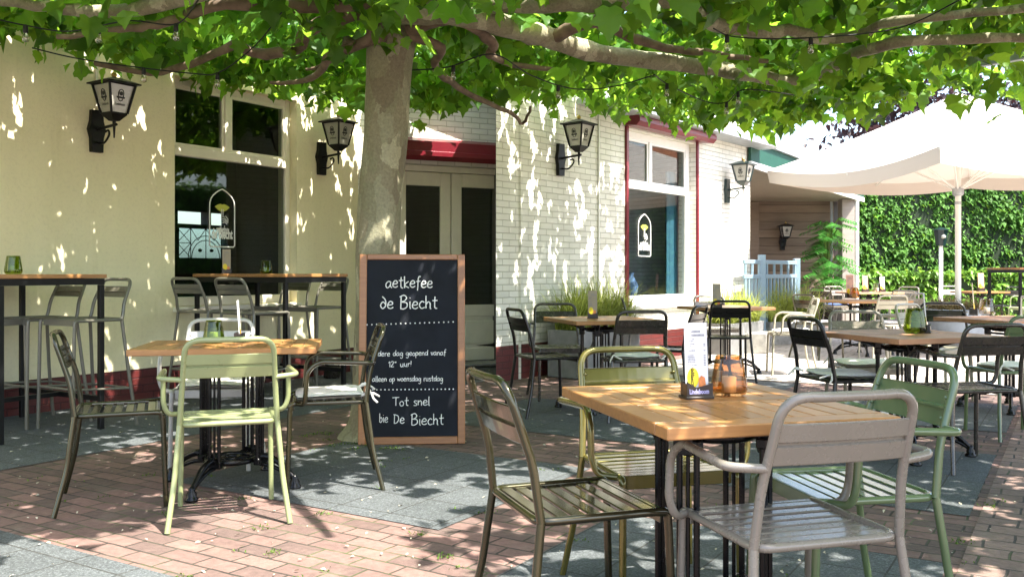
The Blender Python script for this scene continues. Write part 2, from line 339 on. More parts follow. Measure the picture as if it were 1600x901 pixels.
def tag(o, label, cat, group=None, kind=None):
    if label: o['label'] = label
    if cat: o['category'] = cat
    if group: o['group'] = group
    if kind: o['kind'] = kind
    return o
def struct(name, mb, mat, loc=(0, 0, 0), rz=0, label=None):
    o = obj(name, mb, mat, None, loc, rz); o['kind'] = 'structure'
    if label: o['label'] = label
    return o
def fillet(pts, r, k=5):
    pts = [Vector(p) for p in pts]; rs = r if isinstance(r, (list, tuple)) else [r] * len(pts); out = [pts[0]]
    for i in range(1, len(pts) - 1):
        a, b, c = pts[i - 1], pts[i], pts[i + 1]; d1 = (a - b); d2 = (c - b)
        q = min(rs[i], d1.length * .48, d2.length * .48); p1 = b + d1.normalized() * q; p2 = b + d2.normalized() * q
        for j in range(k + 1):
            t = j / k; out.append(p1 * (1 - t) ** 2 + b * 2 * t * (1 - t) + p2 * t * t)
    out.append(pts[-1]); return out
def crom(pts, k=5):
    pts = [Vector(p) for p in pts]; out = []; m = len(pts)
    for i in range(m - 1):
        p0 = pts[max(i - 1, 0)]; p1 = pts[i]; p2 = pts[i + 1]; p3 = pts[min(i + 2, m - 1)]
        for j in range(k):
            t = j / k; out.append(.5 * ((2 * p1) + (p2 - p0) * t + (2 * p0 - 5 * p1 + 4 * p2 - p3) * t * t + (3 * p1 - p0 - 3 * p2 + p3) * t ** 3))
    out.append(pts[-1]); return out
def text_mb(body, size, width=None, bold=0.0, ext=.0008):
    c = D.curves.new('t', 'FONT'); c.body = body; c.size = size; c.extrude = ext; c.offset = bold; c.align_x = 'CENTER'; c.resolution_u = 3
    o = D.objects.new('t', c); COL.objects.link(o); bpy.context.view_layer.update()
    me = o.to_mesh(); vs = [v.co.copy() for v in me.vertices]; fs = [tuple(p.vertices) for p in me.polygons]; o.to_mesh_clear()
    D.objects.remove(o); D.curves.remove(c)
    if width and vs:
        xs = [v.x for v in vs]; k = width / (max(xs) - min(xs)); mx = (max(xs) + min(xs)) / 2
        for v in vs: v.x = (v.x - mx) * k
    return vs, fs          # in x,y plane
def upright(vs, x, y, z): return [(v.x + x, y - v.z, v.y + z) for v in vs]    # text standing in the x,z plane facing -y

# ------------------------------------------------------------ ground
g = MB(); g.add([(-300, -300, 0), (300, -300, 0), (300, 300, 0), (-300, 300, 0)], [(0, 1, 2, 3)])
struct('ground', g, M['red_pavers'])
def uv2xy(u, v): return (.85 * u + .525 * v, -.525 * u + .85 * v)
def patch(u0, u1, v0, v1, mat, z, name='paving'):
    mb = MB(); mb.add([(*uv2xy(u, v), z) for u, v in ((u0, v0), (u1, v0), (u1, v1), (u0, v1))], [(0, 1, 2, 3)]); return struct(name, mb, mat)
patch(-.38, 40, -30, 40, M['pale_pavers'], .004)
M['light_pavers'] = mk_pavers('light_concrete_pavers', (.47, .42, .37), (.40, .36, .32), (.2, .17, .14), .30, .20, .008, .5, .15)
patch(-4.3, 40, 9.35, 60, M['light_pavers'], .008)
patch(-12, -5.15, 2.35, 16, M['slab'], .004)
patch(-12, -2.31, -12, 2.2, M['slab'], .004)
for v0, v1 in ((3.2, 4.65), (5.5, 7.0), (7.9, 9.3)): patch(-4.1, -2.35, v0, v1, M['slab'], .004)
for v0, v1 in ((-10, 1.2), (2.2, 3.85), (4.65, 6.3), (7.2, 8.7)): patch(-1.81, -.42, v0, v1, M['slab'], .004)

# ------------------------------------------------------------ café building
SA, SB = Vector((-3.88, 7.05, 0)), Vector((-1.74, 10.35, 0))      # stucco wall line
S0 = SA - (SB - SA) * 1.45
DB = Vector((.35, 11.364, 0))
B0 = Vector((-.162, 9.27, 0)); BE = Vector((3.65, 14.035, 0))
cafe = thing('cafe_building', 'white and cream painted café with crimson plinth, red awning boxes and large windows', 'building', B0)
def frame(a, b):
    d = b - a; return a, math.atan2(d.y, d.x), d.length
def wpart(name, mb, mat, fr, parent=cafe, label=None):
    if parent is cafe: o = obj(name, mb, mat, cafe, fr[0] - cafe.location, fr[1])
    else: o = obj(name, mb, mat, parent)
    if label: o['label'] = label
    return o
def wall_mb(Ln, z0, z1, holes, th, mit=0):
    ss = sorted({0, Ln, *[h[0] for h in holes], *[h[1] for h in holes]}); zs = sorted({z0, z1, *[h[2] for h in holes], *[h[3] for h in holes]})
    def hole(i, k):
        if i < 0 or k < 0 or i >= len(ss) - 1 or k >= len(zs) - 1: return True
        a, b = (ss[i] + ss[i + 1]) / 2, (zs[k] + zs[k + 1]) / 2
        return any(h[0] < a < h[1] and h[2] < b < h[3] for h in holes)
    mb = MB()
    for i in range(len(ss) - 1):
        for k in range(len(zs) - 1):
            if hole(i, k): continue
            a, b, c, d = ss[i], ss[i + 1], zs[k], zs[k + 1]; am = a + (mit if i == 0 else 0)     # mitred start so the corner stays sharp
            mb.add([(a, 0, c), (b, 0, c), (b, 0, d), (a, 0, d)], [(0, 1, 2, 3)]); mb.add([(am, th, c), (b, th, c), (b, th, d), (am, th, d)], [(3, 2, 1, 0)])
            if hole(i - 1, k): mb.add([(a, 0, c), (am, th, c), (am, th, d), (a, 0, d)], [(3, 2, 1, 0)])
            if hole(i + 1, k): mb.add([(b, 0, c), (b, th, c), (b, th, d), (b, 0, d)], [(0, 1, 2, 3)])
            if hole(i, k - 1): mb.add([(a, 0, c), (b, 0, c), (b, th, c), (a, th, c)], [(3, 2, 1, 0)])
            if hole(i, k + 1): mb.add([(a, 0, d), (b, 0, d), (b, th, d), (a, th, d)], [(0, 1, 2, 3)])
    return mb
def s_at(fr, px):       # distance along a wall where it shows at pixel column px
    a, ang, _ = fr; k = (px - 800) / F; return (k * a.y - a.x) / (math.cos(ang) - k * math.sin(ang))
def y_at(fr, s): return fr[0].y + math.sin(fr[1]) * s
def z_at(fr, px, py): return H - (py - YH) / F * y_at(fr, s_at(fr, px))
WH = 3.35
frS = frame(S0, SB); frD = frame(SB, DB); frB = frame(B0, BE)
ws0, ws1 = s_at(frS, 273), s_at(frS, 464); wz0, wz1 = .80, z_at(frS, 273, 117)
wpart('stucco_wall', wall_mb(frS[2], .27, WH, [(ws0, ws1, wz0, wz1)], .28), M['stucco'], frS)
wpart('plinth', wall_mb(frS[2], 0, .27, [], .28), M['red_brick_paint'], frS)
ds0, ds1 = s_at(frD, 630) - .12, s_at(frD, 775) + .32; dz1 = 2.37
wpart('brick_wall', wall_mb(frD[2] + .6, .0, WH, [(ds0, ds1, -.01, dz1)], .28), M['white_brick'], frD)
bs0, bs1 = s_at(frB, 980), s_at(frB, 1087); bz0, bz1 = .70, z_at(frB, 980, 200)
wpart('brick_wall', wall_mb(frB[2], .36, WH, [(bs0, bs1, bz0, bz1)], .28, .37), M['white_brick'], frB)
wpart('plinth', wall_mb(frB[2], 0, .36, [], .28, .37), M['red_brick_paint'], frB)
# return wall of the brick block beside the door and the far end
rt = frame(B0 + Vector((-.0, .0, 0)), B0 + Vector((.12, 2.2, 0)))
mb = MB(); mb.box(.30, 1.75, -.24, -.03, 0, WH); wpart('return_wall', mb, M['white_brick'], rt)
fe = frame(BE, BE + Vector((-4, 5, 0))); mb = MB(); mb.box(.0, 6, .0, .25, 0, WH); wpart('end_wall', mb, M['white_brick'], fe)

def window_part(fr, s0, s1, z0, z1, rail, mull, fm, side_t=.065, rec=.10, name='window', sill_d=.06, reveal_right=0):
    mb = MB(); y0, y1 = rec, rec + .07
    mb.box(s0, s0 + side_t, y0, y1, z0, z1, .006); mb.box(s1 - side_t, s1, y0, y1, z0, z1, .006)
    mb.box(s0 + side_t, s1 - side_t, y0, y1, z1 - side_t, z1, .006); mb.box(s0 + side_t, s1 - side_t, y0, y1, z0, z0 + side_t * 1.3, .006)
    mb.box(s0 + side_t, s1 - side_t, y0 - .012, y1, rail - .045, rail + .045, .006)
    w = wpart(name, mb, fm, fr)
    m2 = MB(); m2.box(mull - .035, mull + .035, y0 - .004, y1 - .004, rail + .045, z1 - side_t, .005); wpart('mullion', m2, fm, fr, w)
    for a, b, c, d in ((s0 + side_t, mull - .035, rail + .045, z1 - side_t), (mull + .035, s1 - side_t, rail + .045, z1 - side_t)):
        m3 = MB(); t = .028; q0, q1 = y0 + .012, y1 - .012
        m3.box(a, a + t, q0, q1, c, d); m3.box(b - t, b, q0, q1, c, d); m3.box(a + t, b - t, q0, q1, c, c + t); m3.box(a + t, b - t, q0, q1, d - t, d); wpart('sash', m3, fm, fr, w)
        m4 = MB(); m4.box(a + t, b - t, y0 + .03, y0 + .036, c + t, d - t); wpart('pane', m4, M['pane'], fr, w)
    m4 = MB(); m4.box(s0 + side_t, s1 - side_t, y0 + .03, y0 + .036, z0 + side_t * 1.3, rail - .045); wpart('pane', m4, M['pane'], fr, w)
    m5 = MB(); m5.box(s0 - .02, s1 + .02, -sill_d, rec + .01, z0 - .05, z0 - .002, .008); wpart('sill', m5, fm, fr, w)
    return w
def logo(win, fr, sc, zc, w, h, y):    # gothic arch outline, lips, hushing finger, café name
    mb = MB(); x0, x1 = sc - w / 2, sc + w / 2; zb = zc - h / 2; zs = zb + h * .68; zt = zc + h / 2
    pts = [(sc, zt)] + [(sc + w / 2 * math.sin(t * PI / 2) ** .9, zs + (zt - zs) * (1 - t) ** .62 * math.cos(t * PI / 2 * .35)) for t in (.15, .3, .5, .7, .85, 1)]
    rgt = [(x1, zb + .015), (x1 - .015, zb)]; lft = [(2 * sc - a, b) for a, b in reversed(pts[1:] + rgt)]
    path = [(a, y, b) for a, b in pts + rgt + lft]; mb.tube(path, w * .022, 6, True)
    # finger and hand lines
    f0 = zb + h * .60; k = w * .1
    mb.tube([(sc + .3 * k, y, f0 + k), (sc + .3 * k, y, f0 - 1.6 * k), (sc + 1.4 * k, y, f0 - 1.2 * k), (sc + 2.3 * k, y, f0 - 2.2 * k), (sc + 2.2 * k, y, f0 - 3.4 * k)], w * .014, 5)
    mb.tube([(sc - .3 * k, y, f0 + k), (sc - .35 * k, y, f0 - 2.6 * k)], w * .014, 5)
    for j in range(3): mb.tube([(sc + .1 * k, y, f0 - (2.2 + .6 * j) * k), (sc + 1.0 * k, y, f0 - (1.9 + .6 * j) * k), (sc + 1.9 * k, y, f0 - (2.7 + .55 * j) * k)], w * .014, 5)
    v, fs = text_mb('aetkefee', .1, w * .46, .0015); mb.add(upright(v, sc, y, zb + h * .245), fs)
    v, fs = text_mb('de Biecht', .1, w * .84, .003); mb.add([(a, b, zb + h * .145 + (c - zb - h * .145) * 1.35) for a, b, c in upright(v, sc, y, zb + h * .145)], fs)
    o = wpart('window_logo', mb, M['white_vinyl'], fr, win, 'white arch emblem reading aetkefee de Biecht')
    lp = [(-3, 0), (-1.6, .75), (-.7, 1.0), (0, .75), (.7, 1.0), (1.6, .75), (3, 0), (1.7, -1.0), (.6, -1.45), (-.6, -1.45), (-1.7, -1.0)]
    m2 = MB(); m2.prism([(sc + a * k, f0 + 1.7 * k + b * k) for a, b in lp], y - .001, y + .001); wpart('lip_emblem', m2, M['yellow_vinyl'], fr, win)
win1 = window_part(frS, ws0, ws1, wz0, wz1, z_at(frS, 360, 243), s_at(frS, 367), M['cream_paint'])
sL = s_at(frS, 360); logo(win1, frS, sL, z_at(frS, 360, 340), .30, .56, .118)
win2 = window_part(frB, bs0, bs1, bz0, bz1, z_at(frB, 1030, 293), s_at(frB, 1027), M['white_frame'], .09)
sL = s_at(frB, 1019.5); logo(win2, frB, sL, z_at(frB, 1019.5, 367), .31, .54, .118)
# red trim strips and awning boxes
for q0, q1 in ((bs0 - .055, bs0 - .004), (bs1 + .004, bs1 + .05)): mb = MB(); mb.box(q0, q1, -.03, .02, .40, bz1 + .02, .004); wpart('window_trim', mb, M['red_paint'], frB)
def awning(fr, s0, s1, z0, z1, dep):
    mb = MB(); prof = [(0, z0 + .02), (-dep * .8, z0), (-dep, z0 + .05), (-dep, z0 + .10), (-dep * .92, z0 + .11), (-dep * .92, z1 - .06), (0, z1)]
    n = len(prof); mb.add([(s0, y, z) for y, z in prof] + [(s1, y, z) for y, z in prof], [tuple(range(n)), tuple(reversed(range(n, 2 * n)))] + [(i, i + n, (i + 1) % n + n, (i + 1) % n) for i in range(n)])
    return wpart('awning_box', mb, M['red_paint'], fr)
awning(frB, bs0 - .1, bs1 + .16, bz1 + .005, bz1 + .21, .24)
awning(frD, s_at(frD, 630) - .3, s_at(frD, 778) + .4, 2.40, 2.68, .2)
mb = MB(); mb.box(s_at(frB, 900), frB[2] + .3, -.35, -.004, WH - .34, WH - .26, .01); wpart('eaves_gutter', mb, M['grey_metal'], frB)
mb = MB(); mb.tube([(s_at(frB, 934), -.015, .5), (s_at(frB, 934), -.015, 3.0)], .011, 8); wpart('conduit', mb, M['white_frame'], frB)
mb = MB(); mb.tube([(s_at(frS, 150), -.012, 2.5), (s_at(frS, 150), -.012, 3.2)], .012, 8); wpart('conduit', mb, M['cream_paint'], frS)
# double door
dd = MB(); y0 = .08
dm = s_at(frD, 710); dl = ds0 + .0; dr = ds1
dd.box(dl, dl + .06, y0, y0 + .1, .04, dz1, .005); dd.box(dr - .06, dr, y0, y0 + .1, .04, dz1, .005); dd.box(dl + .06, dr - .06, y0, y0 + .1, dz1 - .07, dz1, .005)
door = wpart('double_door', dd, M['cream_paint'], frD)
th = MB(); th.box(dl - .02, dr, -.25, .2, .0, .04, .005); wpart('doorstep', th, M['concrete'], frD)
for a, b in ((dl + .06, dm - .006), (dm + .006, dr - .06)):
    lf = MB(); st = .13; q0, q1 = y0 + .02, y0 + .075; zt = dz1 - .075; zg = .72
    lf.box(a, a + st, q0, q1, .05, zt, .006); lf.box(b - st, b, q0, q1, .05, zt, .006); lf.box(a + st, b - st, q0, q1, zt - .16, zt, .006)
    lf.box(a + st, b - st, q0, q1, zg - .14, zg, .006); lf.box(a + st, b - st, q0, q1, .05, .20, .006); lf.box(a + st, b - st, q0 + .02, q1 - .012, .20, zg - .14)
    lf.box(a + st + .05, b - st - .05, q0 + .008, q0 + .03, .25, zg - .19, .008); wpart('door_leaf', lf, M['cream_paint'], frD, door)
    gp = MB(); gp.box(a + st, b - st, q0 + .025, q0 + .031, zg, zt - .16); wpart('pane', gp, M['pane'], frD, door)
hd = MB(); hd.tube(fillet([(dm + .07, y0 + .02, 1.06), (dm + .07, y0 - .03, 1.06), (dm - .04, y0 - .03, 1.06)], .01), .009, 8); wpart('handle', hd, M['grey_metal'], frD, door)
# shell: roof, floor, back wall with an opening that shows daylight, curtain side
nin = Vector((-math.sin(frS[1]), math.cos(frS[1]), 0)); alS = Vector((math.cos(frS[1]), math.sin(frS[1]), 0))
outl = [S0, SB, SB + (B0 - SB) * .1, Vector((-.12, 10.72, 0)), B0 + Vector((.02, .1, 0)), BE + Vector((-.25, .1, 0)), BE + Vector((-4, 5.2, 0)), SB + nin * 3.3 + alS * 3, S0 + nin * 3.3]  # outline carried out over the door recess: overhang added to shade the lintel wall
rf = MB(); n = len(outl); out2 = [p for p in outl]
rf.add([(p.x - B0.x, p.y - B0.y, WH + .002) for p in outl] + [(p.x - B0.x, p.y - B0.y, WH + .35) for p in outl], [tuple(reversed(range(n))), tuple(range(n, 2 * n))] + [(i, (i + 1) % n, (i + 1) % n + n, i + n) for i in range(n)])
obj('roof', rf, M['grey_metal'], cafe)
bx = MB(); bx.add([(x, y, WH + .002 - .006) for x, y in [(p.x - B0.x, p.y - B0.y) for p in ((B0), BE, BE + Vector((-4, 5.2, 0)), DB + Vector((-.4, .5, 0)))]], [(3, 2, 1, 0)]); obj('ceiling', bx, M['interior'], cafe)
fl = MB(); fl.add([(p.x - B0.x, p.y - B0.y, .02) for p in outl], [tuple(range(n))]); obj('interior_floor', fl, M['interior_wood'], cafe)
frK = frame(S0 + nin * 3.1, SB + nin * 3.1 + alS * 3.2)
k0, k1 = s_at(frK, 280), s_at(frK, 356); kz = [z_at(frK, 318, q) for q in (403, 357, 351, 331)]
kb0, kb1 = s_at(frK, 325), s_at(frK, 330); ke = s_at(frK, 357)
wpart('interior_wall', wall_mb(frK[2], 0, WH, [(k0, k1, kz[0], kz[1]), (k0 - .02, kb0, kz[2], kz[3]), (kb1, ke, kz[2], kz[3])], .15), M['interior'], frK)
lw = MB(); lw.box(k0, k1, .05, .056, kz[0], kz[1]); lp = wpart('leaded_window', lw, M['leaded'], frK)
ld = MB(); W_ = k1 - k0; Hh = kz[1] - kz[0]; cx = k0 + W_ * .58
def arc(r, a0=0, a1=PI, k=14): return [(cx + r * math.cos(a0 + (a1 - a0) * i / k), .045, kz[0] + r * 1.05 * math.sin(a0 + (a1 - a0) * i / k)) for i in range(k + 1)]
for r_ in (.72, .58): ld.tube(arc(Hh * r_), .006, 5)
for fx in (0, .27, .58, .9, 1): ld.tube([(k0 + W_ * fx, .045, kz[0]), (k0 + W_ * fx, .045, kz[1])], .006, 5)
for a, b in (((0, 0), (.27, .5)), ((0, .5), (.27, 0)), ((0, .5), (.27, 1)), ((0, 1), (.27, .5)), ((.27, 1), (.42, .6)), ((.58, 1), (.42, .6)), ((.58, 1), (.75, .6)), ((.9, 1), (.75, .6))):
    ld.tube([(k0 + W_ * a[0], .045, kz[0] + Hh * a[1]), (k0 + W_ * b[0], .045, kz[0] + Hh * b[1])], .005, 5)
ld.tube([(k0, .045, kz[0] + Hh * .5), (k0 + W_ * .27, .045, kz[0] + Hh * .5)], .005, 5)
for fx in (.46, .70): ld.lathe([(.001, -.02), (.022, -.012), (.028, .012), (.001, .03)], 8, True, (k0 + W_ * fx, .045, kz[0] + Hh * .25))
wpart('lead_came', ld, M['black_steel'], frK, lp)
# interior partitions that close the rooms
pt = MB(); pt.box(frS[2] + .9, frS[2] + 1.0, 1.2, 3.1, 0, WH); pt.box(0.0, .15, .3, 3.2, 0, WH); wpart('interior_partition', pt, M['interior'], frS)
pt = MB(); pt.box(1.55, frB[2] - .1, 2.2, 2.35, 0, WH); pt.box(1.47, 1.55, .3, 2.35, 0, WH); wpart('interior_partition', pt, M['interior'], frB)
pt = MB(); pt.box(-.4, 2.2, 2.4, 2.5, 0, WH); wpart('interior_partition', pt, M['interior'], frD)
def drape(fr, s0, s1, y, z0, z1, mat, label, cat='curtain'):
    mb = MB(); k = 28; top = []
    vs = [(s0 + (s1 - s0) * i / k, y + .03 * math.sin(i * 1.9), z) for z in (z0, z1) for i in range(k + 1)]
    mb.add(vs, [(i, i + 1, i + k + 2, i + k + 1) for i in range(k)], True)
    o = obj('curtain', mb, mat, None, fr[0], fr[1]); return tag(o, label, cat)
drape(frB, s_at(frB, 1060) + .22, s_at(frB, 1078) + .28, .30, .8, 2.5, M['blue_curtain'], 'pale blue curtain strip hanging behind the crimson framed window')
vz = MB(); vz.lathe([(.05, 0), (.09, .06), (.10, .14), (.06, .22), (.035, .27), (.05, .31)], 20); o = obj('vase', vz, M['blue_vase'], None, frB[0] + Vector((math.cos(frB[1]) * s_at(frB, 1012) - math.sin(frB[1]) * .25, math.sin(frB[1]) * s_at(frB, 1012) + math.cos(frB[1]) * .25, .80)))
tag(o, 'blue and white porcelain vase behind the crimson framed window', 'vase')
sh = MB(); sh.box(bs0, bs1, .2, .45, .70, .795); wpart('interior_ledge', sh, M['white_frame'], frB)

# ------------------------------------------------------------ wooden porch and its lamp
PO = P(1322, YH + (H - .0) * F / 20.3, 0.0); PO = Vector(((1322 - 800) / F * 20.3, 20.3, 0))
porch = thing('wooden_porch', 'open timber porch with weathered board wall and green fascia beyond the white brick wall', 'porch', PO)
SY = 21.0
def lp(x, y, z): return (x - PO.x, y - PO.y, z)
mb = MB()
for i in range(15):
    z = i * .19; mb.box(4.4 - PO.x, 7.38 - PO.x, SY - PO.y, SY - PO.y + .04, z + .004, z + .186, .006)
obj('siding_wall', mb, M['siding'], porch)
mb = MB(); mb.box(4.4 - PO.x, 7.7 - PO.x, SY - PO.y + .045, SY - PO.y + .1, 0, 2.9); obj('back_board', mb, M['dark_wood'], porch)
mb = MB(); mb.box(-.14, .14, -.14, .14, 0, 2.72, .012); obj('post', mb, M['post_wood'], porch)
mb = MB(); mb.box(5.42 - PO.x, 5.64 - PO.x, SY - .12 - PO.y, SY - .004 - PO.y, 0, 2.72, .01); obj('post', mb, M['siding'], porch)
mb = MB(); mb.tube([(.20, -.1, 0), (.20, -.1, 2.7)], .045, 10); obj('downpipe', mb, M['white_frame'], porch)
mb = MB(); mb.tube([(-.22, .3, 0), (-.22, .3, 2.7)], .03, 10); obj('downpipe', mb, M['grey_metal'], porch)
E0 = Vector((3.62, 13.9, 0)); E1 = Vector((PO.x + .22, PO.y - .1, 0)); ed = (E1 - E0).normalized(); en = Vector((-ed.y, ed.x, 0))
def slab(mbx, a, b, w0, w1, z0, z1):
    q = [a + en * w0, b + en * w0, b + en * w1, a + en * w1]
    mbx.add([lp(p.x, p.y, z0) for p in q] + [lp(p.x, p.y, z1) for p in q], [(3, 2, 1, 0), (4, 5, 6, 7), (0, 1, 5, 4), (1, 2, 6, 5), (2, 3, 7, 6), (3, 0, 4, 7)]); return mbx
obj('soffit', slab(MB(), E0, E1 + ed * .6, .03, 3.4, 2.735, 2.78), M['beige'], porch)
obj('roof_trim', slab(MB(), E0, E1 + ed * .6, -.02, .027, 2.70, 2.80), M['white_frame'], porch)
obj('fascia', slab(MB(), E0, E1 + ed * .6, -.01, .03, 2.803, 3.10), M['green_board'], porch)
obj('roof', slab(MB(), E0, E1 + ed * .6, -.06, 3.4, 3.103, 3.16), M['grey_metal'], porch)

# ------------------------------------------------------------ lanterns
_txtL = text_mb('Lindeboom', .03, .095, .0006)
def lantern_things(name, label, wallpt, ang, z, sc=1.0, mat='black_steel', group='wall lanterns along the café front'):
    """ang = wall direction; lantern hangs on the outward (-y) side"""
    t = thing(name, label, 'lantern', wallpt, ang, group)
    m = M[mat]
    mb = MB(); mb.prism([(-.05, -.19), (.05, -.19), (.055, -.07), (.075, .0), (.055, .07), (.05, .16), (-.05, .16), (-.055, .07), (-.075, .0), (-.055, -.07)], -.045, -.002); o = obj('wall_plate', mb, m, t, (0, 0, z))
    mb = MB(); mb.tube([(0, -.04, 0), (0, -.30, .02)], .013, 8); mb.tube(crom([(0, -.04, -.11), (0, -.13, -.12), (0, -.20, -.06), (0, -.19, -.02), (0, -.15, -.03)], 5), .009, 6); mb.tube([(0, -.27, -.09), (0, -.27, .10)], [.006, .018], 8); obj('bracket_arm', mb, m, t, (0, 0, z))
    lc = (0, -.27, z + .10); a45 = PI / 4
    hb, ht, hh = .072, .118, .245       # half sides
    Q = rotz(0)
    mb = MB(); mb.add([Q @ Vector(p) for p in [(-.03, -.03, -.05), (.03, -.03, -.05), (.03, .03, -.05), (-.03, .03, -.05), (-hb, -hb, 0), (hb, -hb, 0), (hb, hb, 0), (-hb, hb, 0), (-hb, -hb, .015), (hb, -hb, .015), (hb, hb, .015), (-hb, hb, .015)]], [(3, 2, 1, 0)] + [(i, (i + 1) % 4, (i + 1) % 4 + 4, i + 4) for i in range(4)] + [(i + 4, (i + 1) % 4 + 4, (i + 1) % 4 + 8, i + 8) for i in range(4)] + [(8, 9, 10, 11)])
    cs = [(-1, -1), (1, -1), (1, 1), (-1, 1)]
    for a, b in cs: mb.tube([Q @ Vector((a * hb, b * hb, .01)), Q @ Vector((a * ht, b * ht, hh))], .011, 6)
    for k in range(4):
        a, b = cs[k], cs[(k + 1) % 4]; mb.tube([Q @ Vector((a[0] * ht, a[1] * ht, hh)), Q @ Vector((b[0] * ht, b[1] * ht, hh))], .012, 6)
    obj('lantern_frame', mb, m, t, lc)
    mb = MB(); e = ht + .032; mb.add([Q @ Vector(p) for p in [(-e, -e, hh), (e, -e, hh), (e, e, hh), (-e, e, hh), (-e, -e, hh + .012), (e, -e, hh + .012), (e, e, hh + .012), (-e, e, hh + .012), (-.03, -.03, hh + .06), (.03, -.03, hh + .06), (.03, .03, hh + .06), (-.03, .03, hh + .06)]], [(3, 2, 1, 0)] + [(i + j, (i + 1) % 4 + j, (i + 1) % 4 + 4 + j, i + 4 + j) for i in range(4) for j in (0, 4)] + [(8, 9, 10, 11)])
    rf_ = obj('lantern_roof', mb, m, t, lc)
    mb = MB(); mb.lathe([(.012, 0), (.022, .015), (.022, .03), (.008, .05), (.001, .055)], 12, True, (0, 0, hh + .06)); obj('finial', mb, M['gold'], rf_)
    for k in range(4):
        q = Q @ rotz(k * PI / 2); b1, t1 = hb - .008, ht - .008
        pa = MB(); pa.add([q @ Vector(p) for p in [(-b1, -b1, .012), (b1, -b1, .012), (t1, -t1, hh - .004), (-t1, -t1, hh - .004)]], [(0, 1, 2, 3)]); po = obj('pane', pa, M['opal'], t, lc)
        if k in (0, 3):
            cr = MB(); sl_ = (t1 - b1) / (hh - .016)
            def onp(x, zz): return q @ Vector((x, -(b1 + (zz - .012) * sl_) - .003, zz))
            ar = [(x_ * .9, z_ * .92) for x_, z_ in [(-.026, .150), (-.026, .185), (-.018, .206), (0, .215), (.018, .206), (.026, .185), (.026, .150), (.015, .120), (0, .112), (-.015, .120)]]
            cr.tube([onp(x, zz) for x, zz in ar], .0035, 4, True); nb = 8
            cr.add([onp(x, zz) for x, zz in [(-.038, .140), (.038, .140), (.036, .126), (-.036, .126)]], [(0, 3, 2, 1)])
            cr.add([onp(.017 * math.cos(2 * PI * i / nb), .164 + .018 * math.sin(2 * PI * i / nb)) for i in range(nb)], [tuple(range(nb))])
            cr.add([onp(v.x * .9, .070 + v.y) for v in _txtL[0]], _txtL[1])
            obj('brewery_crest', cr, M['ink_black'], po)
    return t
def wall_pt(fr, px): s = s_at(fr, px); return fr[0] + Vector((math.cos(fr[1]) * s, math.sin(fr[1]) * s, 0))
lantern_things('wall_lantern', 'black four-sided lantern on the cream wall left of the large window', wall_pt(frS, 148), frS[1], z_at(frS, 148, 203))
lantern_things('wall_lantern', 'black four-sided lantern on the cream wall between the large window and the tree trunk', wall_pt(frS, 500), frS[1], z_at(frS, 500, 246))
lantern_things('wall_lantern', 'dark lantern on the shaded white brick wall between the door and the red trimmed window', wall_pt(frB, 873), frB[1], z_at(frB, 873, 248))
lantern_things('wall_lantern', 'green lantern on the sunlit brick wall right of the red trimmed window', wall_pt(frB, 1134), frB[1], z_at(frB, 1134, 297), 1, 'dark_green')
lantern_things('wall_lantern', 'small dark lantern on the weathered board wall of the porch', Vector(((1222 - 800) / F * SY, SY - .01, 0)), 0, 1.115 + 47 / F * SY, 1)
# lamp post
t = thing('lamp_post', 'dark green tapered lamp head on a pale pole in front of the ivy', 'lamp post', ((1470 - 800) / F * 20.5, 20.5, 0))
mb = MB(); mb.tube([(0, 0, 0), (0, 0, 1.75)], .045, 12); obj('pole', mb, M['white_frame'], t)
mb = MB(); mb.lathe([(.10, 1.70), (.11, 1.74), (.155, 2.02), (.16, 2.04)], 8, False); obj('lamp_head', mb, M['dark_green'], t)
mb = MB(); mb.lathe([(.19, 2.045), (.19, 2.065), (.05, 2.11), (.0, 2.12)], 8, False); obj('lamp_roof', mb, M['dark_green'], t)
mb = MB(); mb.lathe([(.001, -.04), (.05, -.03), (.055, .02), (.001, .06)], 10, True, (0, -.125, 1.9)); obj('brewery_crest', mb, M['opal'], t)

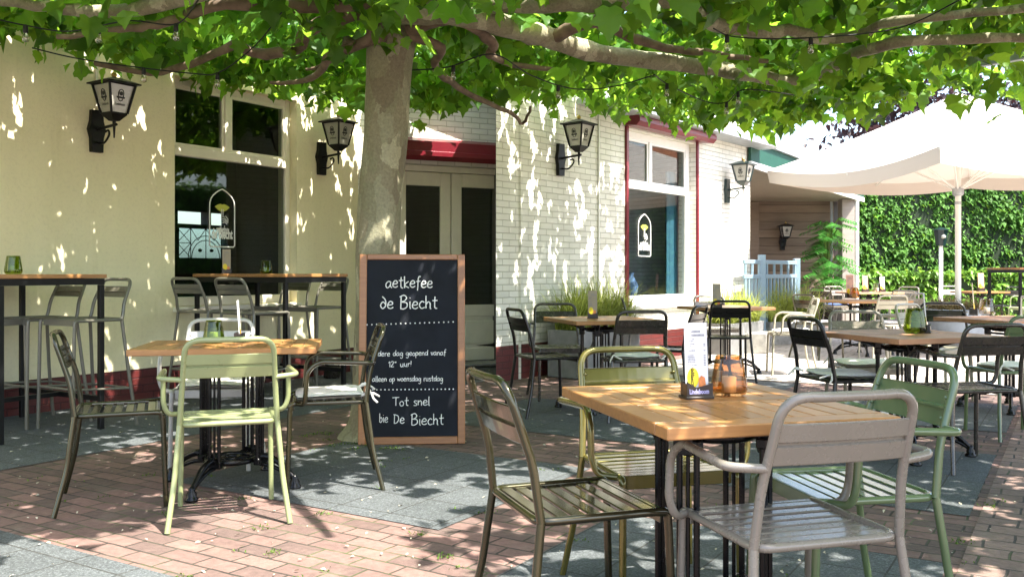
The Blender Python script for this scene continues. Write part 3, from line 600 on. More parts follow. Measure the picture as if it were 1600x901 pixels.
# ------------------------------------------------------------ leaves
LEAF = np.array([(0, .38), (0, 0), (.20, -.07), (.47, .04), (.41, .20), (.63, .40), (.55, .47), (.36, .50), (.31, .64), (.15, .74), (0, 1.02),
                 (-.15, .74), (-.31, .64), (-.36, .50), (-.55, .47), (-.63, .40), (-.41, .20), (-.47, .04), (-.20, -.07)], float)
IVY = np.array([(0, .35), (0, 0), (.3, -.05), (.42, .3), (.22, .55), (0, 1), (-.22, .55), (-.42, .3), (-.3, -.05)], float)
OVAL = np.array([(0, .5), (0, 0), (.25, .3), (.22, .7), (0, 1), (-.22, .7), (-.25, .3)], float)
def leaf_mesh(name, c, yaw, pitch, roll, size, mat, shape=LEAF, fold=.18):
    n = len(c); k = len(shape); x = shape[:, 0]; y = shape[:, 1]
    rl = np.random.default_rng(n); fo_ = (fold * rl.uniform(-.6, 2.6, n))[:, None]; cu = rl.uniform(-.1, .75, n)[:, None]; ph = rl.uniform(0, 6, n)[:, None]; wd = rl.uniform(.75, 1.12, n)[:, None]
    lv = np.stack([x[None] * wd, np.repeat(y[None], n, 0), fo_ * np.abs(x)[None] - cu * (y[None] - .35) ** 2 + .09 * np.sin(6 * x[None] + 4 * y[None] + ph)], 2)
    cy, sy, cp, sp, cr, sr = np.cos(yaw), np.sin(yaw), np.cos(-pitch), np.sin(-pitch), np.cos(roll), np.sin(roll)
    V = lv * size[:, None, None]
    X = V[..., 0] * cr[:, None] + V[..., 2] * sr[:, None]; Z = -V[..., 0] * sr[:, None] + V[..., 2] * cr[:, None]; Yv = V[..., 1]
    Y2 = Yv * cp[:, None] - Z * sp[:, None]; Z2 = Yv * sp[:, None] + Z * cp[:, None]
    X3 = X * cy[:, None] - Y2 * sy[:, None]; Y3 = X * sy[:, None] + Y2 * cy[:, None]
    co = np.stack([X3, Y3, Z2], -1) + c[:, None, :]; co = co.reshape(-1, 3)
    tri = np.array([(0, i, i % (k - 1) + 1) for i in range(1, k)]); T = (tri[None] + (np.arange(n) * k)[:, None, None]).reshape(-1)
    me = D.meshes.new(name); me.vertices.add(n * k); me.vertices.foreach_set('co', co.astype(np.float32).ravel())
    nf = n * (k - 1); me.loops.add(nf * 3); me.loops.foreach_set('vertex_index', T.astype(np.int32)); me.polygons.add(nf)
    me.polygons.foreach_set('loop_start', np.arange(0, nf * 3, 3, dtype=np.int32)); me.polygons.foreach_set('loop_total', np.full(nf, 3, np.int32))
    me.polygons.foreach_set('use_smooth', np.ones(nf, bool)); me.materials.append(mat); me.update(calc_edges=True); return me

def inpoly(p, poly):
    x, y = p[:, 0], p[:, 1]; r = np.zeros(len(p), bool); j = len(poly) - 1
    for i in range(len(poly)):
        xi, yi = poly[i]; xj, yj = poly[j]
        c = ((yi > y) != (yj > y)) & (x < (xj - xi) * (y - yi) / (yj - yi + 1e-12) + xi); r ^= c; j = i
    return r
def vnoise(p, sc, seed):
    rg = np.random.default_rng(seed); tb = rg.random((64, 64)); q = p[:, :2] * sc + 31.7; i = np.floor(q).astype(int); f = q - i; f = f * f * (3 - 2 * f)
    g_ = lambda a, b: tb[(i[:, 0] + a) % 64, (i[:, 1] + b) % 64]
    return (g_(0, 0) * (1 - f[:, 0]) + g_(1, 0) * f[:, 0]) * (1 - f[:, 1]) + (g_(0, 1) * (1 - f[:, 0]) + g_(1, 1) * f[:, 0]) * f[:, 1]
def crown_mesh(poly, nclus, per, zb, zt, seed, holes=(), thin=.28, hang=(), clip=None):
    rg = np.random.default_rng(seed); xs = [p[0] for p in poly]; ys = [p[1] for p in poly]
    c = np.stack([rg.uniform(min(xs), max(xs), nclus * 6), rg.uniform(min(ys), max(ys), nclus * 6)], 1); c = c[inpoly(c, poly)]
    dn = vnoise(c, 1.6, seed) * .6 + vnoise(c, 3.7, seed + 1) * .4
    keep = rg.random(len(c)) < np.clip((dn - thin) * 4, .05, 1)
    for hx, hy, hr, hd in holes: keep &= ~((np.hypot(c[:, 0] - hx, c[:, 1] - hy) < hr) & (rg.random(len(c)) < hd))
    c = c[keep][:nclus]; n = len(c)
    z = zb - .25 * (rg.random(n) < .12) + (zt - zb) * rg.beta(1.1, 1.4, n) + .1 * (vnoise(c, 1.1, seed + 3) - .5)
    cc = np.column_stack([c, z])
    for hx, hy, hr, hz, m in hang:
        a = rg.uniform(0, 2 * PI, m); r = hr * np.sqrt(rg.random(m)); cc = np.vstack([cc, np.column_stack([hx + r * np.cos(a), hy + r * np.sin(a), hz + rg.uniform(-.08, .12, m)])])
    if clip is not None: cc = cc[clip(cc)]
    n = len(cc); pts = np.repeat(cc, per, 0) + rg.normal(0, 1, (n * per, 3)) * np.array([.17, .17, .10]); m = len(pts)
    return pts, rg.uniform(0, 2 * PI, m), np.clip(rg.normal(.75, .42, m), -.2, 1.6), rg.normal(0, .5, m), .07 + .125 * rg.random(m) ** .8

TREE = P(592, YH + H * F / 6.2, 0); TREE = Vector(((592 - 800) / F * 6.2, 6.2, 0))
tree = thing('plane_tree', 'large trained plane tree with mottled trunk and flat spreading leaf canopy over the terrace', 'tree', TREE)
def tl(p): return Vector(p) - TREE
def wob_tube(mb, pts, rs, n=12, amp=.05):
    # tube with slightly irregular section
    o = len(mb.v); mb.tube(pts, rs, n)
    for i in range(o, o + n * len(pts)):
        v = Vector(mb.v[i]); ring = (i - o) // n; c = Vector(pts[ring]); d = v - c; k = 1 + amp * math.sin(3 * (i % n) * 2 * PI / n + ring * .7) + random.uniform(-amp, amp) * .5; mb.v[i] = tuple(c + d * k)
tp = [(588, 684, .26), (589, 660, .20), (590, 600, .165), (590, 500, .152), (590, 400, .148), (597, 280, .148), (604, 180, .150), (609, 100, .155), (612, 50, .175), (612, 15, .21), (612, -25, .20), (612, -60, .12)]
pts = crom([tl(PY(a, b, 6.2)) for a, b, _ in tp], 4); rr = [x.x for x in crom([Vector((r, 0, 0)) for _, _, r in tp], 4)]
mb = MB(); wob_tube(mb, pts, rr, 20, .03); obj('trunk', mb, M['bark'], tree)
BR = [
 ([(600, 20, 2.80), (540, 25, 2.78), (485, 45, 2.70), (462, 76, 2.66), (402, 84, 2.66), (365, 72, 2.68), (300, 100, 2.64), (235, 114, 2.62), (150, 100, 2.6)], .055),
 ([(600, 0, 2.85), (480, 12, 2.76), (353, 6, 2.72), (260, 34, 2.66), (200, 45, 2.62), (90, 60, 2.6)], .05),
 ([(600, -10, 2.85), (420, -25, 2.8), (300, -8, 2.7), (187, 18, 2.62), (100, 15, 2.6), (0, 2, 2.6), (-120, -10, 2.6)], .06),
 ([(600, 55, 2.66), (520, 85, 2.62), (500, 112, 2.6), (465, 128, 2.6), (420, 130, 2.6)], .04),
 ([(610, 30, 2.75), (560, 70, 2.62), (540, 60, 2.75), (530, 90, 2.75), (480, 110, 2.7)], .035),
 ([(620, 15, 2.80), (720, 22, 2.76), (800, 44, 2.72), (867, 62, 2.70), (933, 83, 2.68), (1033, 97, 2.66), (1117, 107, 2.64), (1200, 123, 2.62), (1260, 124, 2.62), (1330, 88, 2.62), (1400, 67, 2.62), (1500, 62, 2.62), (1640, 60, 2.6)], .085),
 ([(620, -5, 2.88), (740, 5, 2.84), (850, 6, 2.80), (1000, 2, 2.78), (1067, 4, 2.76), (1117, 38, 2.72), (1200, 50, 2.70), (1233, 48, 2.70), (1293, 62, 2.68), (1343, 53, 2.68), (1400, 33, 2.66), (1567, 17, 2.64), (1700, 0, 2.62)], .065),
 ([(860, 58, 2.71), (925, 34, 2.76), (965, 50, 2.78), (1040, 75, 2.74), (1120, 85, 2.7), (1200, 95, 2.7)], .05),
 ([(640, 45, 2.72), (700, 28, 2.74), (742, 45, 2.70), (772, 70, 2.64), (765, 85, 2.62), (800, 100, 2.64), (880, 112, 2.64)], .05),
 ([(640, 55, 2.68), (690, 75, 2.62), (680, 105, 2.58), (715, 135, 2.56), (760, 160, 2.52), (800, 178, 2.50), (817, 193, 2.47), (830, 168, 2.56)], .035),
 ([(610, -20, 2.9), (560, -160, 2.9), (480, -300, 2.85), (380, -420, 2.8)], .06),
 ([(615, -20, 2.9), (720, -150, 2.9), (900, -300, 2.85), (1050, -420, 2.8)], .06),
]
def branch(path, r0, parent, base):
    pts = [P(a, b, z) if b < 300 else None for a, b, z in path]; c = crom([p - base for p in pts], 4); k = len(c)
    c = [p + Vector((random.uniform(-1, 1), random.uniform(-1, 1), random.uniform(-1, 1))) * .008 for p in c]
    mb = MB(); wob_tube(mb, c, [r0 * (1 - .68 * i / (k - 1)) * (1.12 if i % 5 == 0 else 1) for i in range(k)], 10, .05); return obj('branch', mb, M['branch_bark'] if r0 < .06 else M['bark'], parent)
for pth, r0 in BR: branch(pth, r0, tree, TREE)
poly1 = [(-3.6, 2.2), (-4.85, 5.0), (-4.1, 6.5), (-3.35, 7.6), (-2.6, 8.75), (-1.8, 9.95), (-.9, 10.4), (-.3, 10.2), (-.1, 8.95), (.5, 9.7), (1.4, 10.7), (2.4, 10.8), (3.1, 9.9), (3.6, 8.9), (4.3, 7.9), (5.4, 7.0), (5.6, 4.2), (3.6, 4.1), (1.8, 4.1), (.3, 3.9), (-.6, 3.0), (-1.3, 2.4)]
RIM = np.array([(-900, 40), (0, 55), (130, 100), (260, 112), (400, 158), (560, 165), (640, 180), (780, 150), (880, 152), (1000, 182), (1100, 196), (1200, 212), (1300, 190), (1380, 172), (1440, 158), (1490, 145), (1540, 155), (1600, 158), (2600, 150)], float)
def underside(p):       # how low the foliage hangs: crown clipped along its drooping rim
    y = np.maximum(p[:, 1], .5); return (YH - F * (p[:, 2] - H) / y + 30 * 7 / y) < np.interp(800 + F * p[:, 0] / y, RIM[:, 0], RIM[:, 1])
a = crown_mesh(poly1, 1750, 11, 2.84, 3.6, 5, [(-.6, 4.2, .45, .6), (.2, 4.3, .5, .6), (-1.2, 8.6, .4, .4), (.8, 9.0, .45, .5), (1.7, 9.8, .4, .5), (-.3, 5.3, .35, .4)],
               .22, [(2.6, 9.4, .55, 2.78, 22), (3.3, 8.5, .45, 2.75, 16), (1.8, 9.4, .5, 2.85, 12), (4.3, 7.6, .5, 2.75, 14), (-.7, 9.6, .6, 3.0, 24), (-2.4, 8.2, .5, 3.0, 16), (-3.6, 6.4, .5, 3.0, 16)], underside)
me = leaf_mesh('crown', a[0] - np.array(TREE), *a[1:], M['plane_leaf']); obj('crown', me, None, tree)
# second tree of the row, trunk outside the picture on the right
T2 = Vector((5.2, 2.2, 0)); tree2 = thing('plane_tree', 'second trained plane tree shading the right foreground, trunk outside the picture', 'tree', T2)
mb = MB(); wob_tube(mb, crom([(0, 0, 0), (0, 0, .6), (.03, 0, 1.6), (0, 0, 2.6), (0, 0, 3.0)], 4), [.2] + [.155] * 15 + [.1], 16, .03); obj('trunk', mb, M['bark'], tree2)
for dx, dy in ((-2.6, .6), (-2.2, 1.7), (-2.0, -1.2), (.3, 2.2), (2, .3)):
    mb = MB(); wob_tube(mb, crom([(0, 0, 2.6), (dx * .4, dy * .4 + .1, 2.75), (dx * .7, dy * .7 - .1, 2.7), (dx, dy, 2.75)], 4), [.07 - .004 * i for i in range(13)], 10, .05); obj('branch', mb, M['bark'], tree2)
poly2 = [(2.3, 3.9), (1.5, 3.4), (1.1, 2.6), (1.3, 1.6), (2.2, .6), (3.6, -.5), (6.5, -.5), (8, 1), (8, 4), (6, 5), (3.6, 4.3)]
a = crown_mesh(poly2, 760, 12, 2.9, 3.6, 9, thin=.03); obj('crown', leaf_mesh('crown', a[0] - np.array(T2), *a[1:], M['plane_leaf']), None, tree2)

# ------------------------------------------------------------ hedges and trees behind
def hedge(name, label, x0, x1, y0, y1, z1, nl, size, mat, seed, corem):
    rg = np.random.default_rng(seed); t = thing(name, label, 'hedge', ((x0 + x1) / 2, y0, 0)); cx_ = (x0 + x1) / 2
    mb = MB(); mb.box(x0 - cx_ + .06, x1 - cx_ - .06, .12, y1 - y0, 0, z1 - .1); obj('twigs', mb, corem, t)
    nf = int(nl * .84); x = rg.uniform(x0, x1, nf); z = rg.uniform(0.0, z1, nf); pp = np.column_stack([x, z]); dep = vnoise(pp, 2.2, seed) * .16 + vnoise(pp, 6, seed + 1) * .08
    f = np.column_stack([x - cx_, dep + rg.uniform(-.05, .05, nf), z + .05 * (vnoise(pp, 3, seed + 2))]); nt_ = nl - nf
    tp_ = np.column_stack([rg.uniform(x0, x1, nt_) - cx_, rg.uniform(0, y1 - y0, nt_), z1 + rg.normal(-.02, .06, nt_)])
    # left end face
    ne = int(nl * .06); el = np.column_stack([np.full(ne, x0 - cx_) + rg.uniform(-.05, .08, ne), rg.uniform(0, y1 - y0, ne), rg.uniform(0, z1, ne)])
    c = np.vstack([f, tp_, el]); m = len(c); yaw = PI + rg.normal(0, .6, m); pitch = np.where(np.arange(m) < nf, rg.normal(.85, .35, m), rg.normal(.3, .4, m))
    yaw[nf + nt_:] = PI / 2 + rg.normal(0, .6, ne); pitch[nf + nt_:] = rg.normal(1.0, .3, ne)
    obj('foliage', leaf_mesh('foliage', c, yaw, pitch, rg.normal(0, .35, m), rg.uniform(.7, 1.25, m) * size, mat, IVY), None, t); return t
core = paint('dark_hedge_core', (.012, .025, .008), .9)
hedge('ivy_hedge', 'tall dark green ivy screen behind the parasol pole', 7.75, 17.5, 21.6, 22.2, 3.6, 22000, .12, M['ivy_leaf'], 3, core)
hedge('low_hedge', 'low bright green hedge in front of the tall ivy screen', 7.7, 16, 20.75, 21.35, 1.1, 5200, .13, M['hedge_leaf'], 4, core)
ob = hedge('ivy_hedge', 'tall dark ivy screen added out of view on the right for the window reflections', -6.5, 6.5, 0, .5, 3.4, 9000, .16, M['ivy_leaf'], 6, core); ob.location = (13.6, 14.8, 0); ob.rotation_euler = (0, 0, R(-90))  # unseen hedge, added so the window panes mirror dark greenery
def bushy_tree(name, label, loc, rad, zc, n, mat, size, seed):
    rg = np.random.default_rng(seed); t = thing(name, label, 'tree', loc)
    mb = MB(); wob_tube(mb, crom([(0, 0, 0), (.1, 0, zc * .4), (0, .1, zc * .8), (.1, 0, zc + rad * .4)], 4), [.3 - .018 * i for i in range(13)], 10, .05)
    for k in range(7):
        a = k * .9; mb.tube(crom([(0, 0, zc * .55), (math.cos(a) * rad * .35, math.sin(a) * rad * .35, zc * .8), (math.cos(a) * rad * .75, math.sin(a) * rad * .75, zc + rad * .2 * math.sin(k))], 4), [.12 - .012 * i for i in range(9)], 8)
    obj('trunk', mb, M['branch_bark'], t)
    cl = rg.normal(0, 1, (70, 3)); cl /= np.linalg.norm(cl, axis=1)[:, None]; cl *= (rg.random(70) ** .4)[:, None] * np.array([rad, rad, rad * .85]); k = n // 70
    c = np.repeat(cl, k, 0) + rg.normal(0, rad * .16, (70 * k, 3)) + np.array([0, 0, zc]); m = len(c)
    obj('crown', leaf_mesh('crown', c, rg.uniform(0, 2 * PI, m), rg.normal(.5, .5, m), rg.normal(0, .5, m), rg.uniform(.8, 1.3, m) * size, mat, OVAL), None, t)
bushy_tree('copper_beech', 'dark purple leaved tree rising behind the peak of the white parasol', (15.6, 33, 0), 4.0, 5.6, 9000, M['beech_leaf'], .26, 21)
bushy_tree('copper_beech', 'dark purple leaved tree at the far right behind the parasol', (21.5, 33, 0), 4.0, 5.4, 8000, M['beech_leaf'], .26, 22)
# neighbour house on the right, seen mirrored in the window
nh = thing('neighbour_house', 'white house with orange tiled roof mirrored in the red trimmed window', 'house', (38, 22, 0))
mb = MB(); mb.box(-4, 4, -6, 6, 0, 4.2); obj('wall', mb, M['white_paint'], nh)
mb = MB(); mb.prism([(-4.5, 4.1), (4.5, 4.1), (0, 8.0)], -6.4, 6.4); obj('roof', mb, M['roof_tile'], nh)

# ------------------------------------------------------------ chairs
def up_prof(z, h=.82):     # rear upright: (half width, y) at height z on a chair of seat .445
    zs = [0, .2, .445, .60, .735, .82]; ws = [.255, .228, .207, .197, .188, .184]; ys = [-.262, -.212, -.180, -.200, -.244, -.272]
    return float(np.interp(z, zs, ws)), float(np.interp(z, zs, ys))
def chair_meshes(arms, seat_h=.445):
    st = seat_h > .6; r = .0125
    bk = .765 if st else 1.0           # stool backs are lower
    def up(z):
        if not st: return up_prof(z)
        if z <= seat_h:
            k = z / seat_h; return float(np.interp(k, [0, .45, 1], [.245, .222, .19])), float(np.interp(k, [0, .45, 1], [-.26, -.215, -.175]))
        q = .445 + (z - seat_h) / bk; w, y = up_prof(q); return w * .92, y
    top = .82 if not st else seat_h + .375 * bk
    zz = lambda z: z if not st else seat_h + (z - .445) * bk
    out = []
    for sx in (-1, 1):
        mb = MB(); ks = [seat_h * i / 8 for i in range(9)]; mb.tube(crom([(sx * up(z)[0], up(z)[1], z) for z in ks], 2), r, 9)
        out.append(('leg', mb))
    # hoop
    ks = [seat_h + (zz(.755) - seat_h) * i / 7 for i in range(8)]
    lft = [Vector((-up(z)[0], up(z)[1], z)) for z in ks]; w, y = up(top)
    c1 = Vector((-w, y, top)); c2 = Vector((w, y, top)); rgt = [Vector((-p.x, p.y, p.z)) for p in reversed(lft)]
    corner = []
    for k in range(7):
        t = k / 6; p = lft[-1] * (1 - t) ** 2 + c1 * 2 * t * (1 - t) + (c1 + Vector((.07, -.004, 0))) * t * t; corner.append(p)
    mid = [Vector((x, y - .004 - .010 * (1 - (x / w) ** 2), top)) for x in np.linspace(-w + .10, w - .10, 7)]
    cr2 = [Vector((-p.x, p.y, p.z)) for p in reversed(corner)]
    mb = MB(); mb.tube(lft[:-1] + corner + mid + cr2 + rgt[1:], r, 9); out.append(('back_frame', mb))
    # back panel with pressed groove
    mb = MB(); rows = [(.650, 0), (.653, .004), (.697, .005), (.701, -.004), (.707, -.004), (.711, .005), (.752, .004), (.755, 0)]; nx = 10; vs = []
    for off in (.0022, -.0022):
        for z, d in rows:
            w, y = up(zz(z)); w -= .006
            for i in range(nx + 1): x = -w + 2 * w * i / nx; vs.append((x, y + off - d - .012 * (1 - (x / w) ** 2), zz(z)))
    nr = len(rows); q = nx + 1; o2 = nr * q; fs = []
    for k in range(nr - 1):
        for i in range(nx): fs.append((k * q + i, k * q + i + 1, (k + 1) * q + i + 1, (k + 1) * q + i)[::-1]); fs.append((o2 + k * q + i, o2 + k * q + i + 1, o2 + (k + 1) * q + i + 1, o2 + (k + 1) * q + i))
    for i in range(nx): fs.append((i, i + 1, o2 + i + 1, o2 + i)); a_ = (nr - 1) * q; fs.append((a_ + i, o2 + a_ + i, o2 + a_ + i + 1, a_ + i + 1))
    mb.add(vs, fs, False)
    for sx in (-1, 1):
        for z in (.675, .735): w, y = up(zz(z)); mb.lathe([(.001, -.006), (.007, -.003), (.007, .003), (.001, .006)], 8, True, (sx * (w - .012), y + .008, zz(z)))
    out.append(('backrest', mb))
    # seat frame: U tube, slats, apron
    fr = fillet([(-.203, .165, seat_h + .001), (-.2, -.185, seat_h), (.2, -.185, seat_h), (.203, .165, seat_h + .001)], .05, 6)
    mb = MB(); mb.tube(fr, r * .95, 9, caps=False); out.append(('seat_frame', mb))
    mb = MB(); ns = 7
    for i in range(ns):
        y0 = -.168 + i * (.350 / ns); y1 = y0 + .350 / ns - .013; hw = .196
        zc = seat_h + .004 - .008 * math.sin(PI * (i + .5) / ns); mb.box(-hw, hw, y0, y1, zc - .003, zc + .004, .0025)
    mb.box(-.19, .19, .182, .188, seat_h - .036, seat_h + .008, .002); mb.box(-.19, .19, .168, .1815, seat_h + .002, seat_h + .008, .002)
    out.append(('seat', mb))
    for sx in (-1, 1):
        lg = fillet([(sx * .203, .163, seat_h + .001), (sx * .204, .198, seat_h - .0), (sx * .2045, .202, seat_h - .06), (sx * .21, .215, 0)], [0, .04, .03, 0], 6)
        mb = MB(); mb.tube(lg, r, 9); out.append(('leg', mb))
        if arms:
            w, y = up(.65)
            ap = fillet([(sx * w, y, .645), (sx * .292, y + .015, .652), (sx * .275, .06, .662), (sx * .283, .115, .62), (sx * .283, .125, .50), (sx * .262, .13, .448), (sx * .205, .168, .446)], [0, .035, .06, .045, .05, .04, 0], 6)
            m2 = MB(); m2.tube(ap, r * .95, 9); out.append(('armrest', m2))
    if st:
        for z in (.30,):
            kw, ky = up(z); mb = MB(); mb.tube([(-.208, .21, z), (.208, .21, z)], .009, 8); mb.tube([(-kw, ky, z - .03), (kw, ky, z - .03)], .009, 8)
            for sx in (-1, 1): mb.tube([(sx * .208, .21, z), (sx * kw, ky, z - .03)], .008, 8)
            out.append(('footrest', mb))
    return out
_cm = {}
def chair(name, label, x, y, deg, mat, arms=False, group=None, seat_h=.445, cat='chair'):
    key = (arms, seat_h, mat)
    if key not in _cm: _cm[key] = [(n_, b_.mesh(n_, M[mat])) for n_, b_ in chair_meshes(arms, seat_h)]
    t = thing(name, label, cat, (x, y, .0045), R(deg), group)
    for n_, me_ in _cm[key]:
        obj(n_, me_, None, t)
    return t
_cush = {}
def cushion(label, x, y, deg, mat='cushion', ties=True):
    if mat not in _cush:
        mb = MB(); n = 12; vs = []
        for sgn in (1, -1):
            for j in range(n + 1):
                for i in range(n + 1):
                    u, v = i / n * 2 - 1, j / n * 2 - 1; e = max(0, (1 - abs(u) ** 6)) * max(0, (1 - abs(v) ** 6)); k = 1 - .06 * (u * u * v * v)
                    vs.append((u * .19 * k, v * .175 * k, sgn * (.004 + .014 * e ** .5) + .004 * math.sin(4 * u + 2 * v)))
        q = n + 1; fs = []
        for j in range(n):
            for i in range(n): a_ = j * q + i; fs.append((a_, a_ + 1, a_ + q + 1, a_ + q)); b_ = a_ + q * q; fs.append((b_ + q, b_ + q + 1, b_ + 1, b_))
        mb.add(vs, fs, True)
        tts = []
        for sx in (-1, 1):
            t1 = MB(); tts.append(t1); t1.tube(crom([(sx * .175, -.16, 0), (sx * .20, -.20, .02), (sx * .225, -.215, -.01), (sx * .235, -.235, -.03)], 4), .006, 5); t1.tube(crom([(sx * .175, -.16, 0), (sx * .19, -.21, .012), (sx * .17, -.235, .0), (sx * .15, -.25, -.01)], 4), .006, 5)
        _cush[mat] = (mb.mesh('pad', M[mat]), [q_.mesh('tie_strap', M[mat]) for q_ in tts])
    t = thing('seat_cushion', label, 'cushion', (x, y, .479), R(deg), 'loose seat cushions')
    obj('pad', _cush[mat][0], None, t, (0, .0, 0)); [obj('tie_strap', q_, None, t) for q_ in _cush[mat][1]]
    return t

# ------------------------------------------------------------ tables
TZ = .735
def tabletop_mb(a, b, th=.032):    # a along x, b along y
    mb = MB(); fw = .075; z0, z1 = TZ - th, TZ; hx, hy = a / 2, b / 2; g_ = .004; bv = .003
    mb.box(-hx, hx, -hy, -hy + fw, z0, z1, bv); mb.box(-hx, hx, hy - fw, hy, z0, z1, bv)
    mb.box(-hx, -hx + fw, -hy + fw + .0015, hy - fw - .0015, z0, z1, bv); mb.box(hx - fw, hx, -hy + fw + .0015, hy - fw - .0015, z0, z1, bv); mb.box(-hx + fw + .002, hx - fw - .002, -.035, .035, z0, z1, bv)
    n = max(5, round((a - 2 * fw) / .062)); w = (a - 2 * fw) / n
    for i in range(n):
        x = -hx + fw + i * w
        mb.box(x + g_ / 2, x + w - g_ / 2, -hy + fw + g_, -.035 - g_, z0 + .002, z1 - .0008, bv); mb.box(x + g_ / 2, x + w - g_ / 2, .035 + g_, hy - fw - g_, z0 + .002, z1 - .0008, bv)
    return mb
def base_meshes():
    out = []; h = .115
    mb = MB(); ring = lambda r_, z, rr_: mb.tube([(r_ * math.cos(2 * PI * k / 28), r_ * math.sin(2 * PI * k / 28), z) for k in range(28)], rr_, 7, True)
    ring(.118, .645, .017); ring(.05, .65, .011)
    for k in range(4):
        a = PI / 4 + k * PI / 2; c, s_ = math.cos(a), math.sin(a); mb.tube([(c * .04, s_ * .04, .65), (c * .17, s_ * .17, .645)], .012, 7)
        mb.tube(crom([(c * .16, s_ * .16, .64), (c * .20, s_ * .20, .67), (c * .27, s_ * .27, .69), (c * .30, s_ * .30, .697)], 4), .013, 7)
        mb.box(-.02, .02, -.02, .02, .60, .70, .004, Matrix.Translation((c * .163, s_ * .163, 0)) @ rotz(a)); mb.box(-.03, .03, -.012, .012, .690, .7025, .003, Matrix.Translation((c * .30, s_ * .30, 0)) @ rotz(a))
    out.append(('top_bracket', mb))
    for k in range(4):
        a = PI / 4 + k * PI / 2; c, s_ = math.cos(a), math.sin(a); mb = MB()
        for d in (-.026, 0, .026): mb.tube([(c * .163 - s_ * d, s_ * .163 + c * d, .13), (c * .163 - s_ * d, s_ * .163 + c * d, .64)], .0095 if d else .006, 8)
        mb.box(-.016, .016, -.04, .04, .615, .645, .004, Matrix.Translation((c * .163, s_ * .163, 0)) @ rotz(a)); mb.box(-.016, .016, -.04, .04, .115, .15, .004, Matrix.Translation((c * .163, s_ * .163, 0)) @ rotz(a))
        out.append(('column', mb))
    mb = MB(); ring = lambda r_, z, rr_: mb.tube([(r_ * math.cos(2 * PI * k / 28), r_ * math.sin(2 * PI * k / 28), z) for k in range(28)], rr_, 7, True)
    ring(.125, .135, .016); ring(.045, .14, .012)
    for k in range(8): a = k * PI / 4; mb.tube([(.045 * math.cos(a), .045 * math.sin(a), .137), (.125 * math.cos(a), .125 * math.sin(a), .135)], .008, 6)
    for k in range(4): a = PI / 4 + k * PI / 2; mb.tube([(.12 * math.cos(a), .12 * math.sin(a), .135), (.17 * math.cos(a), .17 * math.sin(a), .13)], .014, 6)
    out.append(('lower_ring', mb))
    for k in range(4):
        a = PI / 4 + k * PI / 2; Q = rotz(a); mb = MB()
        mb.tube([Q @ p for p in crom([(.155, 0, .15), (.21, 0, .155), (.28, 0, .125), (.335, 0, .075), (.36, 0, .05)], 4)], [.02 - .0004 * i for i in range(17)], 8)
        mb.tube([Q @ p for p in crom([(.165, 0, .115), (.22, 0, .11), (.29, 0, .085), (.35, 0, .05)], 4)], .011, 7)
        mb.lathe([(.032, 0), (.034, .012), (.024, .02), (.026, .034), (.016, .05), (.018, .06), (.004, .07)], 12, True, Q @ Vector((.362, 0, 0))); out.append(('foot', mb))
    return out
_bm = [(n_, b_.mesh(n_, M['iron'])) for n_, b_ in base_meshes()]; _tt = {}
def table(label, x, y, deg, a, b, mat='teak', baserot=0, group='wooden terrace tables on black iron bases'):
    t = thing('terrace_table', label, 'table', (x, y, .0045), R(deg), group)
    if (a, b, mat) not in _tt: _tt[(a, b, mat)] = tabletop_mb(a, b).mesh('tabletop', M[mat])
    obj('tabletop', _tt[(a, b, mat)], None, t)
    for n_, me_ in _bm: obj(n_, me_, None, t, (0, 0, 0), R(baserot))
    return t
def bar_table(label, c0, c1, dep, z=1.10):
    d = (c1 - c0); ang = math.atan2(d.y, d.x); Ln = d.length; t = thing('bar_table', label, 'bar table', c0, ang, 'tall bar tables'); s = .018
    mb = MB(); k = 5
    for i in range(k): mb.box(-.03, Ln + .03, -.03 + (dep + .06) * i / k + .002, -.03 + (dep + .06) * (i + 1) / k - .002, z - .028, z, .003)
    obj('tabletop', mb, M['teak'], t)
    for x, y in ((0, 0), (Ln, 0), (0, dep), (Ln, dep)):
        mb = MB(); mb.box(x - s, x + s, y - s, y + s, .0, z - .075, .003); obj('leg', mb, M['black_steel'], t)
    mb = MB()
    for y in (0, dep): mb.box(-s, Ln + s, y - s, y + s, z - .074, z - .030)
    for x in (0, Ln): mb.box(x - s, x + s, s, dep - s, z - .074, z - .030)
    obj('frame', mb, M['black_steel'], t); mb = MB()
    for x in (0, Ln): mb.box(x - s * .8, x + s * .8, s, dep - s, .20, .236)
    mb.box(s * .8, Ln - s * .8, dep / 2 - s, dep / 2 + s, .203, .233); obj('foot_rail', mb, M['black_steel'], t); return t

# ---- objects standing on tables
_gm = {}
def candle_glass(label, p, mat, sc=1.0, group='candle glasses on the tables'):
    if mat not in _gm:
        mb = MB(); mb.lathe([(.042, 0), (.051, .005), (.0555, .018), (.0545, .032), (.042, .110), (.040, .120), (.038, .120), (.040, .109), (.052, .032), (.053, .018), (.048, .009), (.0, .008)], 32, True)
        wx = MB(); wx.lathe([(.021, .009), (.022, .012), (.022, .055), (.019, .057), (.0, .055)], 18); wk = MB(); wk.tube([(0, 0, .055), (.001, 0, .067)], .0012, 5)
        _gm[mat] = (mb.mesh('glass', M[mat]), wx.mesh('candle', M['candle']), wk.mesh('wick', M['ink_black']))
    t = thing('candle_holder', label, 'candle holder', p, random.uniform(0, 6), group); o = obj('glass', _gm[mat][0], None, t); c = obj('candle', _gm[mat][1], None, t); obj('wick', _gm[mat][2], None, c)
    if sc != 1: t.scale = (sc,) * 3
    return t
_txtB = text_mb('Lindeboom', .02, .062, .0004)
_txtS = text_mb('Schweppes', .02, .055, .0004)
